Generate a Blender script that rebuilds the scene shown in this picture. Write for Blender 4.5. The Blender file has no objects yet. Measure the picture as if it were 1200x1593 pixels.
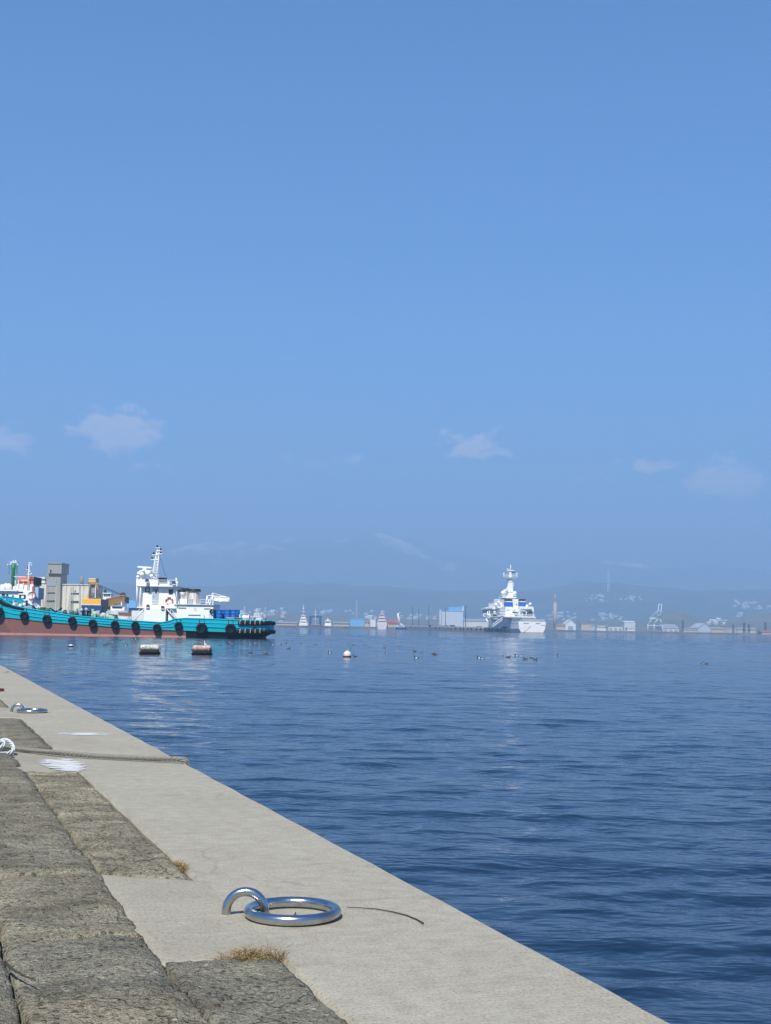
import bpy, math, random
import numpy as np
from mathutils import Matrix, Vector

# ------------------------------------------------------------------ scene, camera, light
scene = bpy.context.scene
rnd = random.Random(7)
F, CX, CY, CAMH = 2100.0, 600.0, 796.5, 1.55       # focal length in photo pixels, centre, eye height above the water
PITCH, ROLL = math.atan(179.5 / F), math.radians(0.95)

cam = bpy.data.cameras.new('camera')
cam.sensor_fit = 'VERTICAL'; cam.sensor_height = 36.0; cam.lens = F / 1593.0 * 36.0
cam.clip_start = 0.05; cam.clip_end = 60000.0
cam_o = bpy.data.objects.new('camera', cam); scene.collection.objects.link(cam_o)
cam_o.matrix_world = (Matrix.Translation((0, 0, CAMH)) @ Matrix.Rotation(math.pi / 2 + PITCH, 4, 'X')
                      @ Matrix.Rotation(ROLL, 4, 'Z'))
scene.camera = cam_o

SUN_EL, SUN_AZ = math.radians(50), math.radians(14)   # the sun stands behind the camera, SUN_AZ to its left
to_sun = Vector((-math.sin(SUN_AZ) * math.cos(SUN_EL), -math.cos(SUN_AZ) * math.cos(SUN_EL), math.sin(SUN_EL)))
sun = bpy.data.lights.new('sun', 'SUN'); sun.energy = 5.0; sun.angle = math.radians(0.53); sun.color = (1.0, 0.94, 0.83)
sun_o = bpy.data.objects.new('sun', sun); scene.collection.objects.link(sun_o)
sun_o.rotation_euler = to_sun.to_track_quat('Z', 'Y').to_euler()

SKY_TINT = (.30, 1.07, 1.76, 1)
world = bpy.data.worlds.new('World'); scene.world = world; world.use_nodes = True
def build_world():
    nt = world.node_tree; N = nt.nodes; L = nt.links; N.clear()
    out = N.new('ShaderNodeOutputWorld'); bg = N.new('ShaderNodeBackground'); bg.inputs['Strength'].default_value = 0.053
    sky = N.new('ShaderNodeTexSky'); sky.sky_type = 'NISHITA'; sky.sun_disc = False
    sky.sun_elevation = SUN_EL; sky.sun_rotation = math.pi + SUN_AZ
    sky.altitude = 0; sky.air_density = 1.0; sky.dust_density = 0.6; sky.ozone_density = 3.0
    tc = N.new('ShaderNodeTexCoord'); sep = N.new('ShaderNodeSeparateXYZ'); L.new(tc.outputs['Generated'], sep.inputs[0])
    def m(op, a, b=None, c=None):
        n = N.new('ShaderNodeMath'); n.operation = op
        for k, v in enumerate((a, b, c)):
            if v is None: continue
            if isinstance(v, (int, float)): n.inputs[k].default_value = v
            else: L.new(v, n.inputs[k])
        return n.outputs[0]
    az = m('MULTIPLY', m('ARCTAN2', sep.outputs[0], sep.outputs[1]), 57.2958)     # degrees right of north
    el = m('MULTIPLY', m('ARCSINE', sep.outputs[2]), 57.2958)
    comb = N.new('ShaderNodeCombineXYZ'); L.new(az, comb.inputs[0]); L.new(m('MULTIPLY', el, 1.7), comb.inputs[1])
    def noise(scale, detail, rough=0.55):
        n = N.new('ShaderNodeTexNoise'); n.inputs['Scale'].default_value = scale; n.inputs['Detail'].default_value = detail
        n.inputs['Roughness'].default_value = rough; L.new(comb.outputs[0], n.inputs['Vector']); return n.outputs['Fac']
    n1 = noise(1.0, 7, .6); n2 = noise(0.22, 5, 0.5)
    tot = None
    # small fair-weather clouds: azimuth, elevation of the base, half width, height, weight
    for (a, e, wa, we, k) in ((-11.3, 7.85, 1.9, 1.15, 1.05), (-12.4, 8.0, .8, .55, .85), (-15.8, 7.3, 1.5, .8, .8), (3.75, 7.7, 1.8, .9, .80),
                              (11.1, 6.9, 1.6, .55, .7), (14.1, 6.2, 1.7, 1.05, 1.0), (-26, 7.6, 2.2, 1.0, .9), (27, 7.2, 2.2, .9, .9),
                              (38, 7.8, 1.8, .8, .8), (-41, 7.3, 2, .9, .8), (-2.5, 7.0, 3.0, .5, .45), (-9.6, 6.4, 3.0, .5, .42), (8.0, 6.2, 3, .5, .4)):
        dx = m('DIVIDE', m('SUBTRACT', az, a), wa); dy = m('SUBTRACT', el, e)
        up = m('DIVIDE', m('MAXIMUM', dy, 0.0), we); dn = m('DIVIDE', m('MINIMUM', dy, 0.0), we * 0.75)
        r2 = m('ADD', m('MULTIPLY', dx, dx), m('ADD', m('MULTIPLY', up, up), m('MULTIPLY', dn, dn)))
        b = m('MULTIPLY', m('POWER', 2.7183, m('MULTIPLY', r2, -1.0)), k)
        tot = b if tot is None else m('MAXIMUM', tot, b)
    puff = m('SUBTRACT', m('ADD', m('MULTIPLY', tot, .95), m('MULTIPLY', n1, 1.7)), 1.22)
    puff = m('MULTIPLY', puff, 3.0); puff = m('MINIMUM', m('MAXIMUM', puff, 0.0), 1.0)
    # a thin veil low over the horizon, all the way round
    band = m('POWER', 2.7183, m('MULTIPLY', m('POWER', m('ABSOLUTE', m('DIVIDE', m('SUBTRACT', el, 4.5), 3.6)), 2.0), -1.0))
    veil = m('MULTIPLY', m('MULTIPLY', band, m('MAXIMUM', m('SUBTRACT', n2, 0.30), 0.0)), 0.12)
    fac = m('MINIMUM', m('ADD', m('MULTIPLY', puff, 0.82), veil), 0.9)
    mix = N.new('ShaderNodeMix'); mix.data_type = 'RGBA'
    tint = N.new('ShaderNodeMix'); tint.data_type = 'RGBA'; tint.blend_type = 'MULTIPLY'; tint.inputs[0].default_value = 1.0   # white balance of the sky, even all round
    L.new(sky.outputs[0], tint.inputs[6]); tint.inputs[7].default_value = SKY_TINT
    L.new(fac, mix.inputs[0]); L.new(tint.outputs[2], mix.inputs[6]); mix.inputs[7].default_value = (14.0, 13.0, 14.0, 1)
    L.new(mix.outputs[2], bg.inputs['Color']); L.new(bg.outputs[0], out.inputs['Surface'])
build_world()

scene.view_settings.view_transform = 'Standard'; scene.view_settings.look = 'None'
scene.view_settings.exposure = 0.64; scene.view_settings.gamma = 1.0; scene.view_settings.use_curve_mapping = False
scene.cycles.volume_bounces = 3; scene.cycles.max_bounces = 8; scene.cycles.transparent_max_bounces = 8
scene.cycles.use_denoising = True

# ------------------------------------------------------------------ helpers
def ray(px, py):
    u, v = (px - CX) / F, -(py - CY) / F
    c, s = math.cos(ROLL), math.sin(ROLL)
    u, v = u * c - v * s, u * s + v * c
    sp, cp = math.sin(PITCH), math.cos(PITCH)
    return Vector((u, cp - v * sp, sp + v * cp))
def at(px, py, Y):                       # the point seen at a photo pixel at depth Y
    r = ray(px, py); return Vector((0, 0, CAMH)) + r * (Y / r.y)
def on(px, py, z=0.0):                   # the point seen at a photo pixel on a level plane
    r = ray(px, py); return Vector((0, 0, CAMH)) + r * ((z - CAMH) / r.z)

class MB:
    def __init__(s): s.v = []; s.f = []; s.m = []; s.sm = []
    def add(s, vs, fs, mi=0, smooth=False):
        o = len(s.v); s.v += [tuple(p) for p in vs]
        for f in fs: s.f.append([i + o for i in f]); s.m.append(mi); s.sm.append(smooth)
        return s
    def hexa(s, b, t, mi=0):             # b, t: four points each, same winding seen from above (ccw)
        return s.add(list(b) + list(t), [[3, 2, 1, 0], [4, 5, 6, 7], [0, 1, 5, 4], [1, 2, 6, 5], [2, 3, 7, 6], [3, 0, 4, 7]], mi)
    def box(s, x0, x1, y0, y1, z0, z1, mi=0):
        x0, x1 = sorted((x0, x1)); y0, y1 = sorted((y0, y1)); z0, z1 = sorted((z0, z1))
        return s.hexa([(x0, y0, z0), (x1, y0, z0), (x1, y1, z0), (x0, y1, z0)], [(x0, y0, z1), (x1, y0, z1), (x1, y1, z1), (x0, y1, z1)], mi)
    def prism(s, poly, y0, y1, mi=0):    # polygon in x, z (counter-clockwise seen from -y), pushed along y
        n = len(poly)
        a = [(x, y0, z) for x, z in poly]; b = [(x, y1, z) for x, z in poly]
        fs = [list(range(n)), list(range(2 * n - 1, n - 1, -1))] + [[(i + 1) % n, i, n + i, n + (i + 1) % n] for i in range(n)]
        return s.add(a + b, fs, mi)
    def tube(s, pts, r, n=8, mi=0, closed=False, cap=True, squash=1.0):
        pts = [Vector(p) for p in pts]; k = len(pts)
        rs = r if isinstance(r, (list, tuple)) else [r] * k
        vs = []; up = None
        for i, p in enumerate(pts):
            if closed: t = pts[(i + 1) % k] - pts[i - 1]
            else: t = pts[min(i + 1, k - 1)] - pts[max(i - 1, 0)]
            t.normalize()
            if up is None:
                up = Vector((0, 0, 1)) if abs(t.z) < .9 else Vector((0, 1, 0))
            a = t.cross(up); a.normalize(); up2 = a.cross(t); up2.normalize(); up = up2
            for j in range(n):
                w = 2 * math.pi * j / n
                vs.append(p + (a * math.cos(w) + up2 * math.sin(w) * squash) * rs[i])
        fs = []
        for i in range(k if closed else k - 1):
            for j in range(n):
                i2 = (i + 1) % k; j2 = (j + 1) % n
                fs.append([i * n + j, i * n + j2, i2 * n + j2, i2 * n + j])
        if not closed and cap:
            fs += [list(range(n - 1, -1, -1)), list(range((k - 1) * n, k * n))]
        return s.add(vs, fs, mi, n > 5)
    def cyl(s, p0, p1, r0, r1=None, n=12, mi=0): return s.tube([p0, p1], [r0, r0 if r1 is None else r1], n, mi)
    def lathe(s, prof, c, n=16, mi=0, axis='z', smooth=True):   # prof: (radius, height) rows
        vs = []
        for r, h in prof:
            for j in range(n):
                w = 2 * math.pi * j / n; a, b = r * math.cos(w), r * math.sin(w)
                vs.append({'z': (c[0] + a, c[1] + b, c[2] + h), 'x': (c[0] + h, c[1] + a, c[2] + b), 'y': (c[0] + b, c[1] + h, c[2] + a)}[axis])
        fs = [[i * n + j, i * n + (j + 1) % n, (i + 1) * n + (j + 1) % n, (i + 1) * n + j] for i in range(len(prof) - 1) for j in range(n)]
        return s.add(vs, fs, mi, smooth)
    def ball(s, c, r, n=12, mi=0, sz=1.0):
        return s.lathe([(r * math.sin(math.pi * i / n) + 1e-5, -r * sz * math.cos(math.pi * i / n)) for i in range(n + 1)], c, n * 2, mi)
    def torus(s, c, R, r, n=32, k=10, axis='y', mi=0):
        pts = []
        for i in range(n):
            w = 2 * math.pi * i / n; a, b = R * math.cos(w), R * math.sin(w)
            pts.append({'y': (c[0] + a, c[1], c[2] + b), 'z': (c[0] + a, c[1] + b, c[2]), 'x': (c[0], c[1] + a, c[2] + b)}[axis])
        return s.tube(pts, r, k, mi, closed=True)
    def build(s, name, mat, parent=None, loc=None, rotz=0, bevel=0):
        me = bpy.data.meshes.new(name); me.from_pydata(s.v, [], s.f)
        for mm in (mat if isinstance(mat, (list, tuple)) else [mat]): me.materials.append(mm)
        me.polygons.foreach_set('material_index', s.m); me.polygons.foreach_set('use_smooth', s.sm)
        me.update()
        o = bpy.data.objects.new(name, me); scene.collection.objects.link(o)
        if parent is not None: o.parent = parent
        if loc is not None: o.location = loc
        o.rotation_euler.z = rotz
        if bevel:
            b = o.modifiers.new('bevel', 'BEVEL'); b.width = bevel; b.segments = 2; b.limit_method = 'ANGLE'
        return o
def tag(o, label=None, cat=None, group=None, kind=None):
    if label: o['label'] = label
    if cat: o['category'] = cat
    if group: o['group'] = group
    if kind: o['kind'] = kind
    return o
def empty(name, loc, rz=0):
    o = bpy.data.objects.new(name, None); scene.collection.objects.link(o)
    o.location = loc; o.rotation_euler.z = rz; o.empty_display_size = 0.2
    return o
def copy_tree(o, parent=None):
    c = o.copy(); scene.collection.objects.link(c); c.parent = parent
    for ch in o.children: copy_tree(ch, c)
    return c
def grid_obj(name, X, Y, Z, mat, parent=None, smooth=True):
    n, m = X.shape
    me = bpy.data.meshes.new(name)
    co = np.stack([X, Y, Z], -1).reshape(-1, 3).astype(np.float32)
    idx = np.arange(n * m).reshape(n, m)
    q = np.stack([idx[:-1, :-1], idx[1:, :-1], idx[1:, 1:], idx[:-1, 1:]], -1).reshape(-1, 4)
    me.vertices.add(len(co)); me.vertices.foreach_set('co', co.ravel())
    me.loops.add(q.size); me.loops.foreach_set('vertex_index', q.ravel().astype(np.int32))
    me.polygons.add(len(q)); me.polygons.foreach_set('loop_start', np.arange(0, q.size, 4, dtype=np.int32))
    me.polygons.foreach_set('use_smooth', np.full(len(q), smooth))
    me.update(calc_edges=True); me.validate(); me.materials.append(mat)
    o = bpy.data.objects.new(name, me); scene.collection.objects.link(o)
    if parent is not None: o.parent = parent
    return o
def vnoise(x, y, seed=0):                # value noise on numpy arrays
    xi = np.floor(x).astype(np.int64); yi = np.floor(y).astype(np.int64); fx = x - xi; fy = y - yi
    fx = fx * fx * (3 - 2 * fx); fy = fy * fy * (3 - 2 * fy)
    def h(a, b):
        n = (a * 374761393 + b * 668265263 + seed * 974711) & 0x7fffffff
        n = ((n ^ (n >> 13)) * 1274126177) & 0x7fffffff
        return ((n ^ (n >> 16)) & 0xffff) / 65535.0
    return (h(xi, yi) * (1 - fx) + h(xi + 1, yi) * fx) * (1 - fy) + (h(xi, yi + 1) * (1 - fx) + h(xi + 1, yi + 1) * fx) * fy
def fbm(x, y, oct=5, seed=0, gain=.5):
    t = 0; a = 1; s = 0
    for k in range(oct):
        t = t + a * (vnoise(x, y, seed + k) - .5); s += a; a *= gain; x = x * 2.03 + 17.1; y = y * 2.03 + 5.3
    return t / s * 2

# ------------------------------------------------------------------ materials
MATS = {}
class NT:
    def __init__(s, name, coords='Object'):
        s.mat = bpy.data.materials.new(name); s.mat.use_nodes = True; s.nt = s.mat.node_tree
        s.N = s.nt.nodes; s.L = s.nt.links; s.b = s.N['Principled BSDF']
        tc = s.N.new('ShaderNodeTexCoord'); s.co = tc.outputs[coords]
    def put(s, sock, v):
        if isinstance(v, (int, float)): sock.default_value = v
        elif isinstance(v, (tuple, list)): sock.default_value = tuple(v) + ((1,) if len(v) == 3 and len(sock.default_value) == 4 else ())
        else: s.L.new(v, sock)
    def math(s, op, a, b=None, clamp=False):
        n = s.N.new('ShaderNodeMath'); n.operation = op; n.use_clamp = clamp; s.put(n.inputs[0], a)
        if b is not None: s.put(n.inputs[1], b)
        return n.outputs[0]
    def map(s, scale=(1, 1, 1), rot=(0, 0, 0), loc=(0, 0, 0)):
        n = s.N.new('ShaderNodeMapping'); s.L.new(s.co, n.inputs[0]); n.inputs['Scale'].default_value = scale
        n.inputs['Rotation'].default_value = rot; n.inputs['Location'].default_value = loc; return n.outputs[0]
    def noise(s, scale, detail=4, rough=.55, vec=None, dist=0):
        n = s.N.new('ShaderNodeTexNoise'); n.inputs['Scale'].default_value = scale; n.inputs['Detail'].default_value = detail
        n.inputs['Roughness'].default_value = rough; n.inputs['Distortion'].default_value = dist; s.L.new(vec or s.co, n.inputs['Vector']); return n.outputs['Fac']
    def voro(s, scale, vec=None, feature='F1', out='Distance', rand=1.0):
        n = s.N.new('ShaderNodeTexVoronoi'); n.feature = feature; n.inputs['Scale'].default_value = scale; n.inputs['Randomness'].default_value = rand
        s.L.new(vec or s.co, n.inputs['Vector']); return n.outputs[out]
    def ramp(s, fac, stops, interp='LINEAR'):
        n = s.N.new('ShaderNodeValToRGB'); n.color_ramp.interpolation = interp; e = n.color_ramp.elements
        while len(e) < len(stops): e.new(.5)
        for k, (p, c) in enumerate(stops):
            e[k].position = p; e[k].color = tuple(c) + (1,) if len(c) == 3 else c
        s.L.new(fac, n.inputs[0]); return n.outputs[0]
    def mix(s, fac, a, b, mode='MIX'):
        n = s.N.new('ShaderNodeMix'); n.data_type = 'RGBA'; n.blend_type = mode
        s.put(n.inputs[0], fac); s.put(n.inputs[6], a); s.put(n.inputs[7], b); return n.outputs[2]
    def bump(s, h, strength=.5, dist=.01, normal=None):
        n = s.N.new('ShaderNodeBump'); n.inputs['Strength'].default_value = strength; n.inputs['Distance'].default_value = dist
        s.L.new(h, n.inputs['Height'])
        if normal is not None: s.L.new(normal, n.inputs['Normal'])
        return n.outputs[0]
    def done(s, color=None, rough=None, normal=None, metal=None, **kw):
        if color is not None: s.put(s.b.inputs['Base Color'], color)
        if rough is not None: s.put(s.b.inputs['Roughness'], rough)
        if normal is not None: s.L.new(normal, s.b.inputs['Normal'])
        if metal is not None: s.put(s.b.inputs['Metallic'], metal)
        for k, v in kw.items(): s.put(s.b.inputs[k.replace('_', ' ')], v)
        return s.mat
def g(v): return (v, v, v)
def paint(name, col, rough=.45, wear=.25, scale=1.2, metal=0, dirt=(.18, .14, .1), spec=.4):
    """weathered paint: faint mottling, streaks that run down and specks of dirt"""
    if name in MATS: return MATS[name]
    t = NT(name)
    n1 = t.noise(scale * 3, 5, .6); n2 = t.noise(scale, 4, .6, t.map((2.2, 2.2, .25)))
    k = t.math('MULTIPLY', t.math('SUBTRACT', n2, .48, True), wear * 3.2, True)
    c = t.mix(t.math('MULTIPLY', n1, .22), col, tuple(x * .72 for x in col))
    c = t.mix(k, c, dirt)
    MATS[name] = t.done(c, t.math('ADD', t.math('MULTIPLY', n1, .25), rough - .12), t.bump(n1, .1, .02), metal, Specular_IOR_Level=spec)
    return MATS[name]

def m_water():
    t = NT('sea_water')
    V = lambda op, *xs: None
    def vec(op, a, b):
        n = t.N.new('ShaderNodeVectorMath'); n.operation = op; t.L.new(a, n.inputs[0])
        if isinstance(b, tuple): n.inputs[1].default_value = b
        elif isinstance(b, (int, float)): n.inputs['Scale'].default_value = b
        else: t.L.new(b, n.inputs['Scale' if op == 'SCALE' else 1])
        return n.outputs[0]
    def slopes(scale, detail, mp, k):                # small waves as slopes of the surface
        n = t.N.new('ShaderNodeTexNoise'); n.inputs['Scale'].default_value = scale; n.inputs['Detail'].default_value = detail
        t.L.new(mp, n.inputs['Vector']); return vec('MULTIPLY', vec('SUBTRACT', n.outputs['Color'], (.5, .5, .5)), k)
    sp = t.N.new('ShaderNodeSeparateXYZ'); t.L.new(t.co, sp.inputs[0])
    dist = t.math('SQRT', t.math('ADD', t.math('MULTIPLY', sp.outputs[0], sp.outputs[0]), t.math('MULTIPLY', sp.outputs[1], sp.outputs[1])))
    far = t.math('MULTIPLY', t.math('SUBTRACT', dist, 60.0), 1 / 190.0, True)     # beyond the modelled waves the slopes take over
    big = t.noise(.03, 4, .6, t.map((.45, 1.5, 1))); gust = t.math('ADD', t.math('MULTIPLY', big, 1.5), .25)
    a = slopes(1.5, 4, t.map((.5, 1, 1), (0, 0, .15)), (.85, 1.25, 0)); b = slopes(7.0, 3, t.map((.6, 1, 1), (0, 0, -.2)), (.08, .10, 0))
    v = vec('ADD', vec('SCALE', a, t.math('MULTIPLY', far, gust)), vec('SCALE', b, gust))
    w1 = t.noise(1.3, 4, .55, t.map((.5, 1.0, 1), (0, 0, .15)), .6); w2 = t.noise(3.6, 3, .55, t.map((.5, 1.0, 1), (0, 0, -.25)), .5); w3 = t.noise(10, 2, .5, t.map((.6, 1.0, 1), (0, 0, .3)))
    h = t.math('ADD', t.math('MULTIPLY', w1, .50), t.math('ADD', t.math('MULTIPLY', w2, .20), t.math('MULTIPLY', w3, .05)))
    h = t.math('MULTIPLY', h, t.math('ADD', t.math('MULTIPLY', big, 1.3), .3))
    nv = vec('ADD', t.bump(h, 1.0, .145), v)
    n = t.N.new('ShaderNodeVectorMath'); n.operation = 'NORMALIZE'; t.L.new(nv, n.inputs[0])
    return t.done((.007, .022, .048), .05, n.outputs[0], 0, IOR=1.333, Specular_IOR_Level=.5)
def m_coping():
    t = NT('coping_concrete')
    fine = t.noise(105, 4, .78); mid = t.noise(14, 5, .62); big = t.noise(1.3, 5, .6)
    brush = t.noise(9, 5, .7, t.map((.7, 9, 1)))
    c = t.mix(big, (.335, .308, .243), (.49, .457, .375))
    c = t.mix(t.math('MULTIPLY', t.math('SUBTRACT', mid, .38, True), 1.6, True), c, (.27, .235, .165))
    c = t.mix(t.math('MULTIPLY', t.math('SUBTRACT', brush, .5, True), 2.4, True), c, (.53, .485, .39))
    sp = t.ramp(fine, [(.33, g(.42)), (.5, g(.92)), (.66, g(1.0))]); c = t.mix(.9, c, sp, 'MULTIPLY')
    dots = t.voro(190); c = t.mix(t.ramp(dots, [(.10, g(.55)), (.22, g(0))]), c, (.16, .14, .11))
    sv = t.noise(5, 4, .6, t.map((.6, 2.2, 1), (0, 0, .1), (3, 7, 0))); c = t.mix(t.math('MULTIPLY', t.math('SUBTRACT', sv, .56, True), 2.6, True), c, (.24, .21, .165))
    wv = t.N.new('ShaderNodeVectorMath'); wv.operation = 'ADD'; nz = t.N.new('ShaderNodeTexNoise'); nz.inputs['Scale'].default_value = 5; nz.inputs['Detail'].default_value = 4; t.L.new(t.co, nz.inputs['Vector'])
    sc_ = t.N.new('ShaderNodeVectorMath'); sc_.operation = 'SCALE'; sc_.inputs['Scale'].default_value = .25; t.L.new(nz.outputs['Color'], sc_.inputs[0]); t.L.new(t.co, wv.inputs[0]); t.L.new(sc_.outputs[0], wv.inputs[1])
    ck = t.voro(.55, wv.outputs[0], 'DISTANCE_TO_EDGE'); ck = t.math('MULTIPLY', t.ramp(ck, [(0, g(1)), (.006, g(0))]), t.ramp(t.noise(1.1, 2, .5, t.map((1, 1, 1), (0, 0, 0), (2, 5, 1))), [(.56, g(0)), (.62, g(1))]))
    c = t.mix(t.math('MULTIPLY', ck, .35), c, (.10, .085, .06))
    rs = t.noise(.8, 6, .7, t.map((1, .45, 1), (0, 0, 0), (1, 2, 3))); c = t.mix(t.math('MULTIPLY', t.math('SUBTRACT', rs, .57, True), 2.2, True), c, (.25, .20, .14))
    h = t.math('ADD', t.math('MULTIPLY', fine, .35), t.math('ADD', t.math('MULTIPLY', mid, .5), t.math('MULTIPLY', brush, .35)))
    return t.done(c, .88, t.bump(h, .55, .006), 0, Specular_IOR_Level=.25)
def m_patch():
    t = NT('repair_concrete')
    fine = t.noise(105, 4, .78); mid = t.noise(9, 5, .6, t.map((.6, 2.5, 1), (0, 0, -.5))); big = t.noise(2.1, 4)
    c = t.mix(big, (.30, .272, .21), (.42, .385, .305))
    c = t.mix(t.math('MULTIPLY', t.math('SUBTRACT', mid, .55, True), 3, True), c, (.48, .45, .38))
    bl = t.noise(1.6, 5, .65, t.map((1, 1, 1), (0, 0, 0), (5, 1, 0))); c = t.mix(t.math('MULTIPLY', t.math('SUBTRACT', bl, .48, True), 2.4, True), c, (.25, .22, .165))
    c = t.mix(.9, c, t.ramp(fine, [(.33, g(.45)), (.5, g(.95)), (.66, g(1))]), 'MULTIPLY')
    return t.done(c, .9, t.bump(t.math('ADD', t.math('MULTIPLY', fine, .3), mid), .45, .005), 0, Specular_IOR_Level=.25)
def m_old():
    t = NT('weathered_aggregate_concrete')
    cell = t.voro(48, out='Color'); dist = t.voro(48); d2 = t.voro(150)
    sep = t.N.new('ShaderNodeSeparateColor'); t.L.new(cell, sep.inputs[0])
    fine = t.noise(88, 4, .8); big = t.noise(1.7, 5, .6); moss = t.noise(6, 5, .65)
    base = t.mix(big, (.25, .226, .163), (.36, .328, .245))
    stone = t.ramp(sep.outputs[0], [(.0, (.105, .098, .075)), (.45, (.22, .19, .135)), (.70, (.31, .275, .20)), (.88, (.36, .32, .235)), (.985, (.55, .51, .42))])
    keep = t.math('MULTIPLY', t.ramp(dist, [(.25, g(1)), (.5, g(0))]), t.ramp(sep.outputs[1], [(.35, g(0)), (.55, g(1))]))
    c = t.mix(keep, base, stone)
    c = t.mix(t.math('MULTIPLY', t.math('SUBTRACT', moss, .50, True), 2.6, True), c, (.095, .085, .055))
    lich = t.noise(23, 4, .7, t.map((1, 1, 1), (0, 0, 0), (4, 9, 2)))
    c = t.mix(t.math('MULTIPLY', t.math('SUBTRACT', lich, .63, True), 6, True), c, (.42, .40, .34))
    rust = t.noise(3.1, 4, .6, t.map((1, 1, 1), (0, 0, 0), (14, 3, 8))); c = t.mix(t.math('MULTIPLY', t.math('SUBTRACT', rust, .62, True), 2.2, True), c, (.19, .115, .06))
    wv = t.N.new('ShaderNodeVectorMath'); wv.operation = 'ADD'; nz = t.N.new('ShaderNodeTexNoise'); nz.inputs['Scale'].default_value = 5; nz.inputs['Detail'].default_value = 4; t.L.new(t.co, nz.inputs['Vector'])
    sc_ = t.N.new('ShaderNodeVectorMath'); sc_.operation = 'SCALE'; sc_.inputs['Scale'].default_value = .30; t.L.new(nz.outputs['Color'], sc_.inputs[0]); t.L.new(t.co, wv.inputs[0]); t.L.new(sc_.outputs[0], wv.inputs[1])
    ck = t.voro(2.6, wv.outputs[0], 'DISTANCE_TO_EDGE'); ck = t.math('MULTIPLY', t.ramp(ck, [(0, g(1)), (.018, g(0))]), t.ramp(t.noise(1.1, 2, .5, t.map((1, 1, 1), (0, 0, 0), (2, 5, 1))), [(.44, g(0)), (.54, g(1))]))
    c = t.mix(t.math('MULTIPLY', ck, .45), c, (.05, .042, .026))
    pt = t.noise(3.4, 6, .68, t.map((.8, 1.4, 1), (0, 0, 0), (7, 7, 7))); c = t.mix(1.0, c, t.ramp(pt, [(.36, g(.70)), (.5, g(1.0)), (.62, (1.3, 1.3, 1.28))]), 'MULTIPLY')
    oi = t.N.new('ShaderNodeObjectInfo'); c = t.mix(1.0, c, t.ramp(oi.outputs['Random'], [(0, (.82, .84, .86)), (1, (1.12, 1.08, 1.0))]), 'MULTIPLY')
    c = t.mix(1.0, c, t.ramp(fine, [(.32, g(.22)), (.46, g(.75)), (.56, g(1.0))]), 'MULTIPLY'); c = t.mix(t.ramp(fine, [(.60, g(0)), (.70, g(.6))]), c, (.50, .46, .36))
    h = t.math('ADD', t.math('MULTIPLY', keep, .55), t.math('ADD', t.math('MULTIPLY', fine, .5), t.math('MULTIPLY', t.ramp(d2, [(0, g(1)), (.6, g(0))]), .4)))
    return t.done(c, .93, t.bump(t.math('SUBTRACT', h, t.math('MULTIPLY', ck, .6)), 1.0, .013), 0, Specular_IOR_Level=.2)
M_WATER, M_COPING, M_PATCH, M_OLD = m_water(), m_coping(), m_patch(), m_old()

# ------------------------------------------------------------------ the sea
def sea_height(X, Y, cell):
    r = random.Random(3); Z = np.zeros_like(X)
    for k in range(64):
        lam = .30 * (22.0 ** (k / 63.0)); th = r.gauss(.10, .58)      # they run towards the quay, crests across the view
        kx, ky = math.sin(th) * 2 * math.pi / lam, -math.cos(th) * 2 * math.pi / lam
        amp = .0021 * lam ** .55 * r.uniform(.5, 1.3) * (1.0 if lam < 2.0 else .45)
        fade = np.clip((lam / cell - 2.5) / 3.0, 0, 1)
        ph = r.uniform(0, 6.28)
        wob = 1.2 * np.sin(X * .11 + k) + 1.0 * np.sin(Y * .13 + 2.1 * k) + .7 * np.sin(X * .31 - Y * .23 + k * 1.7)
        Z += fade * amp * np.sin(kx * X + ky * Y + ph + wob)
    gust = .55 + .9 * (fbm(X * .045, Y * .10, 3, 11) * .5 + .5)
    return Z * gust
rr = np.concatenate([np.geomspace(1.2, 4.2, 20)[:-1], np.geomspace(4.2, 70, 620)[:-1], np.linspace(70, 250, 460)[:-1], np.geomspace(250, 5200, 120)])
aa = np.radians(np.concatenate([np.linspace(-75, -20, 40)[:-1], np.linspace(-20, 22, 430)[:-1], np.linspace(22, 80, 42)]))
R, A = np.meshgrid(rr, aa, indexing='ij')
X, Y = R * np.sin(A), R * np.cos(A)
cell = np.maximum(np.gradient(rr)[:, None] * np.ones_like(A), R * np.gradient(aa)[None, :])
tag(grid_obj('sea', X, Y, sea_height(X, Y, cell), M_WATER), 'dark blue rippled harbour water', None, None, 'structure')

# ------------------------------------------------------------------ the quay
QB = on(1060, 1593, .6); QROT = math.radians(19.053)
quay = empty('quay', (QB.x, QB.y, .6), QROT); tag(quay, 'concrete quay with pale coping and worn apron', None, None, 'structure')
def qpt(s, t, z=0.0):                    # quay frame: s metres along the edge, t metres in from it
    return Vector((QB.x, QB.y, .6)) + Matrix.Rotation(QROT, 3, 'Z') @ Vector((-t, s, z))
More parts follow.
